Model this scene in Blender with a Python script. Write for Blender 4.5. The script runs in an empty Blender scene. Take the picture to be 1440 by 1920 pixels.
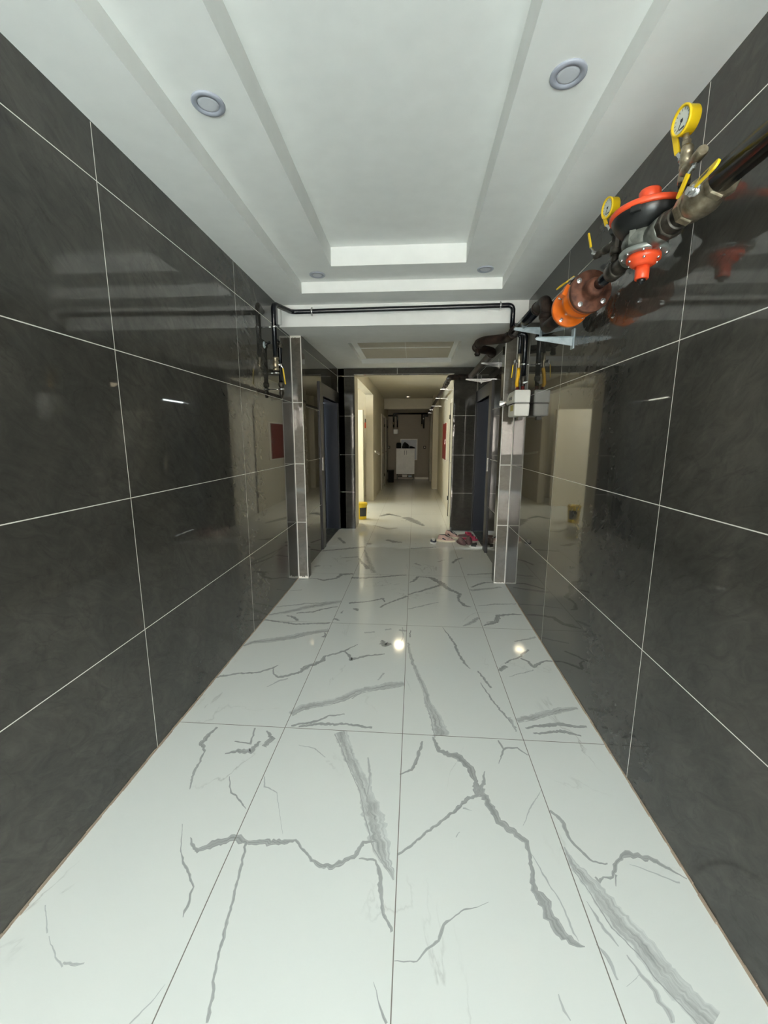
import bpy, bmesh, math, random
from mathutils import Vector, Matrix
random.seed(7)
S = bpy.context.scene
COL = S.collection
# ------------------------------------------------------------------ camera
cd = bpy.data.cameras.new('camera')
cd.sensor_fit = 'HORIZONTAL'; cd.sensor_width = 36.0; cd.lens = 769.86/1440*36
cd.clip_start = 0.02; cd.clip_end = 200
cam = bpy.data.objects.new('camera', cd); COL.objects.link(cam)
R = math.radians
cam.matrix_world = (Matrix.Translation((0, 0, 1.4566)) @ Matrix.Rotation(R(4.161), 4, 'Z')
                    @ Matrix.Rotation(R(90-10.1185), 4, 'X') @ Matrix.Rotation(R(0.0905), 4, 'Z'))
S.camera = cam
# ------------------------------------------------------------------ view + world + lights
S.view_settings.view_transform = 'Standard'; S.view_settings.look = 'None'
S.view_settings.gamma = 1.0; S.view_settings.use_curve_mapping = False
S.view_settings.exposure = 2.35
S.cycles.diffuse_bounces = 6; S.cycles.glossy_bounces = 6; S.cycles.max_bounces = 12
S.cycles.sample_clamp_indirect = 4.0
W = bpy.data.worlds.new('world'); S.world = W; W.use_nodes = True
wn = W.node_tree.nodes; wl = W.node_tree.links
bg = wn['Background']; bg.inputs[1].default_value = 4.5
tc = wn.new('ShaderNodeTexCoord'); sp = wn.new('ShaderNodeSeparateXYZ'); cr = wn.new('ShaderNodeValToRGB')
mpr = wn.new('ShaderNodeMapRange'); mpr.inputs['From Min'].default_value = -1
wl.new(tc.outputs['Generated'], sp.inputs[0]); wl.new(sp.outputs['Z'], mpr.inputs['Value']); wl.new(mpr.outputs[0], cr.inputs[0]); wl.new(cr.outputs[0], bg.inputs[0])
ce = cr.color_ramp.elements                      # sunlit pale paving below the horizon, hazy sky above
ce[0].position = .485; ce[0].color = (1.44, 1.60, 1.58, 1)
ce[1].position = .80; ce[1].color = (0.82, 0.94, 0.97, 1)
q = ce.new(.515); q.color = (0.95, 1.0, 0.98, 1)
sun = bpy.data.lights.new('sun', 'SUN'); sun.energy = 14.0; sun.angle = R(1.0); sun.color = (1, 0.98, 0.93)
so = bpy.data.objects.new('sun', sun); COL.objects.link(so)
so.rotation_euler = Vector((-0.30, -0.42, -0.86)).to_track_quat('-Z', 'Y').to_euler()
# daylight portals: they only tell the renderer where the sky comes in
def portal(loc, direction, sx, sy):
    l = bpy.data.lights.new('daylight_opening', 'AREA'); l.shape = 'RECTANGLE'; l.size = sx; l.size_y = sy
    l.energy = 1; l.cycles.is_portal = True
    o = bpy.data.objects.new('daylight_opening', l); COL.objects.link(o)
    o.location = loc; o.rotation_euler = Vector(direction).to_track_quat('-Z', 'Z').to_euler()
portal((-0.13, -3.2, 1.3), (0, 1, 0), 2.15, 2.6)
portal((-3.28, 8.5, 1.85), (1, 0, 0), 1.1, 1.1)

# ------------------------------------------------------------------ materials
def mat(name, col=(.5, .5, .5), rough=.5, metal=0.0, spec=.5, noise=0, nscale=10, bump=0, bscale=60, rnoise=0, trans=0, coat=0):
    m = bpy.data.materials.new(name); m.use_nodes = True
    n = m.node_tree.nodes; l = m.node_tree.links; b = n['Principled BSDF']
    b.inputs['Base Color'].default_value = (*col, 1); b.inputs['Roughness'].default_value = rough
    b.inputs['Metallic'].default_value = metal; b.inputs['Specular IOR Level'].default_value = spec
    b.inputs['Transmission Weight'].default_value = trans; b.inputs['Coat Weight'].default_value = coat
    t = n.new('ShaderNodeTexCoord')
    nz = n.new('ShaderNodeTexNoise'); nz.inputs['Scale'].default_value = nscale; nz.inputs['Detail'].default_value = 6
    l.new(t.outputs['Object'], nz.inputs['Vector'])
    k = noise if noise else .06
    mx = n.new('ShaderNodeMix'); mx.data_type = 'RGBA'
    mx.inputs['A'].default_value = (*[c*(1-k) for c in col], 1); mx.inputs['B'].default_value = (*[min(1, c*(1+k)) for c in col], 1)
    l.new(nz.outputs['Fac'], mx.inputs['Factor']); l.new(mx.outputs['Result'], b.inputs['Base Color'])
    if bump:
        n2 = n.new('ShaderNodeTexNoise'); n2.inputs['Scale'].default_value = bscale; n2.inputs['Detail'].default_value = 4
        l.new(t.outputs['Object'], n2.inputs['Vector'])
        bp = n.new('ShaderNodeBump'); bp.inputs['Strength'].default_value = bump; bp.inputs['Distance'].default_value = .002
        l.new(n2.outputs['Fac'], bp.inputs['Height']); l.new(bp.outputs['Normal'], b.inputs['Normal'])
    return m

def two_tone(name, c1, c2, scale, lo, hi, rough, metal=0, bump=.2):
    m = mat(name, c1, rough, metal, bump=bump, bscale=scale*3)
    n = m.node_tree.nodes; l = m.node_tree.links; b = n['Principled BSDF']
    t = n.new('ShaderNodeTexCoord'); z = n.new('ShaderNodeTexNoise'); z.inputs['Scale'].default_value = scale; z.inputs['Detail'].default_value = 8
    l.new(t.outputs['Object'], z.inputs['Vector']); r = n.new('ShaderNodeValToRGB')
    r.color_ramp.elements[0].position = lo; r.color_ramp.elements[0].color = (*c1, 1)
    r.color_ramp.elements[1].position = hi; r.color_ramp.elements[1].color = (*c2, 1)
    l.new(z.outputs['Fac'], r.inputs[0]); l.new(r.outputs[0], b.inputs['Base Color'])
    return m

def slate(name, k=1.0, rough=.035, tint=(1, 1, 1)):
    """polished charcoal slate tile: cloudy ground, fine diagonal streaks, thin dark clefts"""
    m = bpy.data.materials.new(name); m.use_nodes = True
    n = m.node_tree.nodes; l = m.node_tree.links; b = n['Principled BSDF']
    t = n.new('ShaderNodeTexCoord')
    mp = n.new('ShaderNodeMapping'); mp.inputs['Rotation'].default_value = (R(35), 0, 0); l.new(t.outputs['Object'], mp.inputs[0])
    mp2 = n.new('ShaderNodeMapping'); mp2.inputs['Scale'].default_value = (1, 1.0, 2.2); l.new(mp.outputs[0], mp2.inputs[0])
    a = n.new('ShaderNodeTexNoise'); a.inputs['Scale'].default_value = 1.1; a.inputs['Detail'].default_value = 9; a.inputs['Roughness'].default_value = .62
    a.inputs['Distortion'].default_value = .8; l.new(t.outputs['Object'], a.inputs['Vector'])
    s = n.new('ShaderNodeTexNoise'); s.inputs['Scale'].default_value = 7; s.inputs['Detail'].default_value = 10; s.inputs['Roughness'].default_value = .7
    s.inputs['Distortion'].default_value = 1.6; l.new(mp2.outputs[0], s.inputs['Vector'])
    r1 = n.new('ShaderNodeValToRGB'); e = r1.color_ramp.elements
    e[0].position = .33; e[0].color = (.0185*k*tint[0], .0187*k*tint[1], .0187*k*tint[2], 1); e[1].position = .68; e[1].color = (.035*k*tint[0], .0345*k*tint[1], .033*k*tint[2], 1)
    l.new(a.outputs['Fac'], r1.inputs[0])
    r2 = n.new('ShaderNodeValToRGB'); e = r2.color_ramp.elements
    e[0].position = .30; e[0].color = (.78, .78, .78, 1); e[1].position = .72; e[1].color = (1.26, 1.26, 1.26, 1)
    l.new(s.outputs['Fac'], r2.inputs[0])
    mu = n.new('ShaderNodeMix'); mu.data_type = 'RGBA'; mu.blend_type = 'MULTIPLY'; mu.inputs['Factor'].default_value = 1
    l.new(r1.outputs[0], mu.inputs['A']); l.new(r2.outputs[0], mu.inputs['B'])
    c = n.new('ShaderNodeTexNoise'); c.inputs['Scale'].default_value = 2.2; c.inputs['Detail'].default_value = 6; c.inputs['Distortion'].default_value = 1.2
    l.new(mp2.outputs[0], c.inputs['Vector'])
    r3 = n.new('ShaderNodeValToRGB'); e = r3.color_ramp.elements
    e[0].position = .488; e[0].color = (1, 1, 1, 1); e[1].position = .500; e[1].color = (.55, .55, .55, 1)
    x = e.new(.512); x.color = (1, 1, 1, 1)
    l.new(c.outputs['Fac'], r3.inputs[0])
    m2 = n.new('ShaderNodeMix'); m2.data_type = 'RGBA'; m2.blend_type = 'MULTIPLY'; m2.inputs['Factor'].default_value = .30
    l.new(mu.outputs['Result'], m2.inputs['A']); l.new(r3.outputs[0], m2.inputs['B'])
    l.new(m2.outputs['Result'], b.inputs['Base Color'])
    b.inputs['Specular IOR Level'].default_value = .5; b.inputs['Roughness'].default_value = rough
    return m

def marble():
    m = bpy.data.materials.new('white_marble_tile'); m.use_nodes = True
    n = m.node_tree.nodes; l = m.node_tree.links; b = n['Principled BSDF']
    t = n.new('ShaderNodeTexCoord')
    mp = n.new('ShaderNodeMapping'); mp.inputs['Scale'].default_value = (1.0, .55, 1); mp.inputs['Rotation'].default_value = (0, 0, .5)
    l.new(t.outputs['Object'], mp.inputs[0])
    a = n.new('ShaderNodeTexNoise'); a.inputs['Scale'].default_value = 2.3; a.inputs['Detail'].default_value = 7; a.inputs['Distortion'].default_value = .7
    l.new(mp.outputs[0], a.inputs['Vector'])
    r = n.new('ShaderNodeValToRGB'); e = r.color_ramp.elements
    e[0].position = .494; e[0].color = (1, 1, 1, 1); e[1].position = .500; e[1].color = (.72, .71, .70, 1)
    x = e.new(.505); x.color = (1, 1, 1, 1)
    l.new(a.outputs['Fac'], r.inputs[0])
    msk = n.new('ShaderNodeTexNoise'); msk.inputs['Scale'].default_value = 1.7; l.new(t.outputs['Object'], msk.inputs['Vector'])
    mr = n.new('ShaderNodeValToRGB'); mr.color_ramp.elements[0].position = .52; mr.color_ramp.elements[1].position = .66
    l.new(msk.outputs['Fac'], mr.inputs[0])
    cl = n.new('ShaderNodeTexNoise'); cl.inputs['Scale'].default_value = .9; cl.inputs['Detail'].default_value = 3; l.new(t.outputs['Object'], cl.inputs['Vector'])
    cc = n.new('ShaderNodeMix'); cc.data_type = 'RGBA'; cc.inputs['A'].default_value = (.80, .82, .79, 1); cc.inputs['B'].default_value = (.85, .85, .80, 1)
    l.new(cl.outputs['Fac'], cc.inputs['Factor'])
    mu = n.new('ShaderNodeMix'); mu.data_type = 'RGBA'; mu.blend_type = 'MULTIPLY'
    l.new(mr.outputs[0], mu.inputs['Factor']); l.new(cc.outputs['Result'], mu.inputs['A']); l.new(r.outputs[0], mu.inputs['B'])
    l.new(mu.outputs['Result'], b.inputs['Base Color'])
    b.inputs['Roughness'].default_value = .07; b.inputs['Specular IOR Level'].default_value = .5
    return m

def vein_mat(name, dark, light, lo, hi, feather):
    """vein colour runs in threads along the ribbon (uv: x along in metres, y across 0..1) and thins out at its edges"""
    m = bpy.data.materials.new(name); m.use_nodes = True
    n = m.node_tree.nodes; l = m.node_tree.links; b = n['Principled BSDF']
    t = n.new('ShaderNodeTexCoord'); mp = n.new('ShaderNodeMapping'); mp.inputs['Scale'].default_value = (7, 5, 1)
    l.new(t.outputs['UV'], mp.inputs[0])
    z = n.new('ShaderNodeTexNoise'); z.inputs['Scale'].default_value = 1; z.inputs['Detail'].default_value = 10; z.inputs['Roughness'].default_value = .68; z.inputs['Distortion'].default_value = .25
    l.new(mp.outputs[0], z.inputs['Vector'])
    s = n.new('ShaderNodeSeparateXYZ'); l.new(t.outputs['UV'], s.inputs[0])
    d = n.new('ShaderNodeMath'); d.operation = 'SUBTRACT'; l.new(s.outputs['Y'], d.inputs[0]); d.inputs[1].default_value = .45
    ab = n.new('ShaderNodeMath'); ab.operation = 'ABSOLUTE'; l.new(d.outputs[0], ab.inputs[0])
    ma = n.new('ShaderNodeMath'); ma.operation = 'MULTIPLY_ADD'; l.new(ab.outputs[0], ma.inputs[0]); ma.inputs[1].default_value = feather; l.new(z.outputs['Fac'], ma.inputs[2])
    r = n.new('ShaderNodeValToRGB'); r.color_ramp.elements[0].position = lo; r.color_ramp.elements[1].position = hi
    r.color_ramp.elements[0].color = (*dark, 1); r.color_ramp.elements[1].color = (*light, 1)
    l.new(ma.outputs[0], r.inputs[0]); l.new(r.outputs[0], b.inputs['Base Color'])
    b.inputs['Roughness'].default_value = .07
    return m

M = {}
M['slate'] = slate('polished_slate_tile', 2.25, .03, (1.05, 1, .90))
M['slate_brown'] = slate('polished_brown_slate_tile', 4.6, .03, (1.12, 1, .82))
M['grout'] = mat('pale_grout', (.78, .76, .70), .8)
M['floor'] = marble()
M['fgrout'] = mat('grey_floor_grout', (.22, .20, .17), .8)
M['vein_thin'] = vein_mat('faint_vein', (.46, .46, .45), (.74, .76, .73), .40, .75, .2)
M['vein_mid'] = vein_mat('grey_vein', (.34, .34, .33), (.58, .59, .57), .38, .72, .15)
M['vein_wide'] = vein_mat('feathered_vein', (.30, .30, .295), (.82, .835, .80), .30, .80, .35)
M['paint'] = mat('white_ceiling_paint', (.78, .79, .77), .7, bump=.05, bscale=300)
M['hatch'] = mat('beige_hatch_panel', (.52, .48, .40), .7)
M['cream'] = mat('cream_wall_paint', (.56, .52, .42), .6, bump=.05, bscale=200)
M['beige'] = mat('beige_wall_paint', (.36, .31, .24), .6, bump=.05, bscale=200)
M['rough_edge'] = mat('rough_mortar_edge', (.42, .33, .25), .9, bump=.5, bscale=80)
M['plaster'] = mat('white_patching_plaster', (.80, .77, .70), .9, bump=.6, bscale=60)
M['black_pipe'] = mat('black_painted_steel', (.006, .007, .010), .2, bump=.08, bscale=90)
M['brown_pipe'] = two_tone('dark_primer_steel', (.010, .007, .006), (.040, .023, .016), 18, .4, .65, .5)
M['brown_pipe'].node_tree.nodes['Principled BSDF'].inputs['Specular IOR Level'].default_value = .25
M['dark_iron'] = two_tone('dark_fitting_iron', (.028, .024, .019), (.11, .095, .075), 30, .38, .7, .42, .5)
M['rust'] = two_tone('rusted_steel', (.055, .020, .012), (.19, .075, .045), 26, .35, .68, .65, .3, .4)
M['orange'] = two_tone('orange_enamel', (.60, .095, .008), (.80, .17, .012), 12, .3, .6, .33, 0, .05)
M['red_orange'] = mat('red_orange_enamel', (.80, .085, .025), .35)
M['cast'] = two_tone('grey_cast_metal', (.08, .085, .075), (.26, .27, .24), 22, .35, .7, .34, .5)
M['dull_alu'] = mat('dull_aluminium', (.30, .32, .30), .4, .5)
M['black_plastic'] = mat('black_enamel', (.012, .013, .013), .3)
M['yellow'] = mat('yellow_plastic', (.82, .56, .012), .38)
M['yellow_hose'] = mat('yellow_hose', (.88, .48, .01), .4)
M['brass'] = two_tone('dull_nickel_brass', (.22, .18, .12), (.50, .43, .31), 40, .35, .7, .32, .8, .1)
M['steel'] = mat('bright_zinc', (.70, .70, .70), .25, .9)
M['galv'] = two_tone('galvanised_steel', (.42, .50, .54), (.60, .68, .72), 25, .35, .7, .45, .3, .1)
M['glass'] = mat('gauge_glass', (.60, .63, .58), .08)
M['ink'] = mat('dark_print', (.03, .03, .03), .5)
M['meter'] = mat('off_white_meter_enamel', (.80, .80, .76), .3)
M['label'] = mat('yellow_green_label', (.42, .36, .05), .5)
M['lift_steel'] = mat('grey_lift_casing', (.045, .045, .048), .38, .5)
M['lift_door'] = mat('blue_grey_lift_door', (.032, .036, .048), .38, .4)
M['lamp_ring'] = mat('lilac_lamp_trim', (.34, .36, .42), .4)
M['lamp_disc'] = mat('lamp_diffuser', (.56, .58, .62), .5)
M['white_gloss'] = mat('white_door_lacquer', (.76, .73, .65), .35)
M['black_rubber'] = mat('black_rubber', (.01, .01, .01), .6)
M['red'] = mat('dark_red_enamel', (.16, .012, .01), .4)
M['cab'] = mat('pale_grey_laminate', (.80, .78, .72), .35, noise=.12, nscale=9)
M['cloth_black'] = mat('black_fabric', (.008, .008, .008), .9)
M['rubber_grey'] = mat('grey_rubber', (.10, .10, .10), .7)
M['shoe_pink'] = mat('dusty_pink_mesh', (.62, .42, .36), .8, noise=.2, nscale=80)
M['shoe_white'] = mat('white_shoe_leather', (.72, .70, .66), .5)
M['sole'] = mat('cream_rubber_sole', (.80, .72, .55), .6)
M['hot_pink'] = mat('pink_strap', (.50, .05, .11), .5)
M['mauve'] = mat('mauve_clog_foam', (.16, .09, .09), .7)
M['navy'] = mat('navy_fabric', (.015, .018, .04), .7)
M['asphalt'] = mat('dark_asphalt', (.05, .05, .05), .9)
M['pavement'] = mat('sunlit_pavement', (.74, .80, .78), .9, noise=.15, nscale=2)
M['facade'] = mat('dull_brown_facade', (.16, .14, .12), .9)
M['facade_light'] = mat('pale_pinkish_cladding', (.85, .72, .64), .8)
M['facade_glass'] = mat('dark_facade_window', (.03, .035, .04), .1)
M['stair_paint'] = mat('warm_stair_paint', (.88, .82, .68), .6)

# ------------------------------------------------------------------ mesh builder
class MB:
    def __init__(s): s.v = []; s.f = []; s.m = []; s.sm = []; s.uv = {}
    def face(s, pts, m=0, smooth=False):
        i = len(s.v); s.v += [tuple(p) for p in pts]; s.f.append(list(range(i, i+len(pts)))); s.m.append(m); s.sm.append(smooth)
    def box(s, x0, x1, y0, y1, z0, z1, m=0):
        p = [(x0,y0,z0),(x1,y0,z0),(x1,y1,z0),(x0,y1,z0),(x0,y0,z1),(x1,y0,z1),(x1,y1,z1),(x0,y1,z1)]
        i = len(s.v); s.v += p
        for q in ((0,3,2,1),(4,5,6,7),(0,1,5,4),(1,2,6,5),(2,3,7,6),(3,0,4,7)):
            s.f.append([i+k for k in q]); s.m.append(m); s.sm.append(False)
        return s
    def obox(s, c, ax, sx, sy, sz, m=0):
        """box about centre c, local axes in ax (3 vectors), full sizes"""
        c = Vector(c); ax = [Vector(a).normalized() for a in ax]; i = len(s.v)
        for dz in (-.5,.5):
            for dx, dy in ((-.5,-.5),(.5,-.5),(.5,.5),(-.5,.5)):
                s.v.append(tuple(c+ax[0]*dx*sx+ax[1]*dy*sy+ax[2]*dz*sz))
        for q in ((0,3,2,1),(4,5,6,7),(0,1,5,4),(1,2,6,5),(2,3,7,6),(3,0,4,7)):
            s.f.append([i+k for k in q]); s.m.append(m); s.sm.append(False)
        return s
    def lathe(s, o, d, prof, n=32, m=0, smooth=True, ref=None):
        """prof = [(radius, t)] along direction d from o"""
        o = Vector(o); d = Vector(d).normalized()
        u = (Vector(ref) if ref else (Vector((0,0,1)) if abs(d.z) < .9 else Vector((1,0,0)))); u = (u-d*u.dot(d)).normalized(); w = d.cross(u)
        i = len(s.v)
        for r, t in prof:
            for k in range(n):
                a = 2*math.pi*k/n; s.v.append(tuple(o+d*t+(u*math.cos(a)+w*math.sin(a))*r))
        for j in range(len(prof)-1):
            for k in range(n):
                k2 = (k+1) % n
                s.f.append([i+j*n+k, i+j*n+k2, i+(j+1)*n+k2, i+(j+1)*n+k]); s.m.append(m); s.sm.append(smooth and n > 8)
        s.f.append([i+k for k in range(n)][::-1]); s.m.append(m); s.sm.append(False)
        s.f.append([i+(len(prof)-1)*n+k for k in range(n)]); s.m.append(m); s.sm.append(False)
        return s
    def cyl(s, a, b, r, n=24, m=0, bev=0):
        a = Vector(a); b = Vector(b); L = (b-a).length
        pr = [(r, 0), (r, L)] if not bev else [(r-bev, 0), (r, bev), (r, L-bev), (r-bev, L)]
        return s.lathe(a, b-a, pr, n, m)
    def tube(s, pts, r, bend=.05, n=20, m=0, seg=8):
        P = [Vector(p) for p in pts]; Q = [P[0]]
        for i in range(1, len(P)-1):
            a, b, c = P[i-1], P[i], P[i+1]; d1 = (a-b); d2 = (c-b)
            k = min(bend, d1.length*.48, d2.length*.48); p = b+d1.normalized()*k; q = b+d2.normalized()*k
            for j in range(seg+1):
                t = j/seg; Q.append(p*(1-t)**2+b*2*t*(1-t)+q*t*t)
        Q.append(P[-1])
        i0 = len(s.v); u = None
        for i, q in enumerate(Q):
            t = (Q[min(i+1, len(Q)-1)]-Q[max(i-1, 0)]).normalized()
            if u is None: u = Vector((0,0,1)) if abs(t.z) < .9 else Vector((1,0,0))
            u = (u-t*u.dot(t)).normalized(); w = t.cross(u)
            for k in range(n):
                a = 2*math.pi*k/n; s.v.append(tuple(q+(u*math.cos(a)+w*math.sin(a))*r))
        for j in range(len(Q)-1):
            for k in range(n):
                k2 = (k+1) % n
                s.f.append([i0+j*n+k, i0+j*n+k2, i0+(j+1)*n+k2, i0+(j+1)*n+k]); s.m.append(m); s.sm.append(True)
        s.f.append([i0+k for k in range(n)][::-1]); s.m.append(m); s.sm.append(False)
        s.f.append([i0+(len(Q)-1)*n+k for k in range(n)]); s.m.append(m); s.sm.append(False)
        return s
    def plate(s, pts, nrm, th, m=0):
        """prism: polygon pts extruded by th along nrm"""
        nrm = Vector(nrm).normalized()*th; a = [Vector(p) for p in pts]; n = len(a); i = len(s.v)
        s.v += [tuple(p) for p in a]+[tuple(p+nrm) for p in a]
        s.f.append([i+k for k in range(n)][::-1]); s.m.append(m); s.sm.append(False)
        s.f.append([i+n+k for k in range(n)]); s.m.append(m); s.sm.append(False)
        for k in range(n):
            k2 = (k+1) % n; s.f.append([i+k, i+k2, i+n+k2, i+n+k]); s.m.append(m); s.sm.append(False)
        return s
    def build(s, name, mats, parent=None, bevel=0, fix=True):
        me = bpy.data.meshes.new(name); me.from_pydata(s.v, [], s.f)
        if not isinstance(mats, (list, tuple)): mats = [mats]
        for k in mats: me.materials.append(M[k] if isinstance(k, str) else k)
        for p, mi, sm in zip(me.polygons, s.m, s.sm): p.material_index = mi; p.use_smooth = sm
        if fix and not s.uv:
            b = bmesh.new(); b.from_mesh(me); bmesh.ops.recalc_face_normals(b, faces=b.faces); b.to_mesh(me); b.free()
        if s.uv:
            ul = me.uv_layers.new(name='vein').data
            for fi, c in s.uv.items():
                pg = me.polygons[fi]
                for li, uvv in zip(pg.loop_indices, c): ul[li].uv = uvv
        o = bpy.data.objects.new(name, me); COL.objects.link(o)
        if parent is not None:
            o.parent = parent; o.matrix_parent_inverse = parent.matrix_basis.inverted()
        if bevel:
            md = o.modifiers.new('bevel', 'BEVEL'); md.width = bevel; md.segments = 2; md.limit_method = 'ANGLE'
        return o
def tag(o, label, cat, group=None):
    o['label'] = label; o['category'] = cat
    if group: o['group'] = group
    return o
def thing(name, label, cat, loc=(0,0,0), group=None):
    o = bpy.data.objects.new(name, None); o.empty_display_size = .05; COL.objects.link(o); o.location = loc
    return tag(o, label, cat, group)
def struct(name, mb, mats, bevel=0, parent=None):
    o = mb.build(name, mats, parent, bevel)
    if parent is None: o['kind'] = 'structure'
    return o
XL, XR, ZC = -1.2031, 0.9435, 2.604
# ================================================================== STRUCTURE
G = .0018          # half width of a grout line
def grout_v_wall(mb, x, sgn, y0, y1, z0, z1, ys, zs, m=1, w=G):
    """grout lines on a wall that faces the corridor (plane X = x, facing sgn)"""
    xx = x+sgn*.0003
    for z in zs:
        if z0 < z < z1: mb.face([(xx,y0,z-w),(xx,y1,z-w),(xx,y1,z+w),(xx,y0,z+w)], m)
    for y in ys:
        if y0 < y < y1: mb.face([(xx,y-w,z0),(xx,y+w,z0),(xx,y+w,z1),(xx,y-w,z1)], m)
def grout_f_wall(mb, y, x0, x1, z0, z1, xs, zs, m=1, w=G):
    """grout lines on a wall that faces the camera (plane Y = y)"""
    yy = y-.0003
    for z in zs:
        if z0 < z < z1: mb.face([(x0,yy,z-w),(x1,yy,z-w),(x1,yy,z+w),(x0,yy,z+w)], m)
    for x in xs:
        mb.face([(x-w,yy,z0),(x+w,yy,z0),(x+w,yy,z1),(x-w,yy,z1)], m)
ZS = [.606, 1.206, 1.806, 2.406]
ZL = 2.52                     # lobby ceiling
YE = 6.55                     # lobby end wall
LO0, LO1, LOZ = 5.40, 6.50, 2.0   # lift openings
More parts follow.
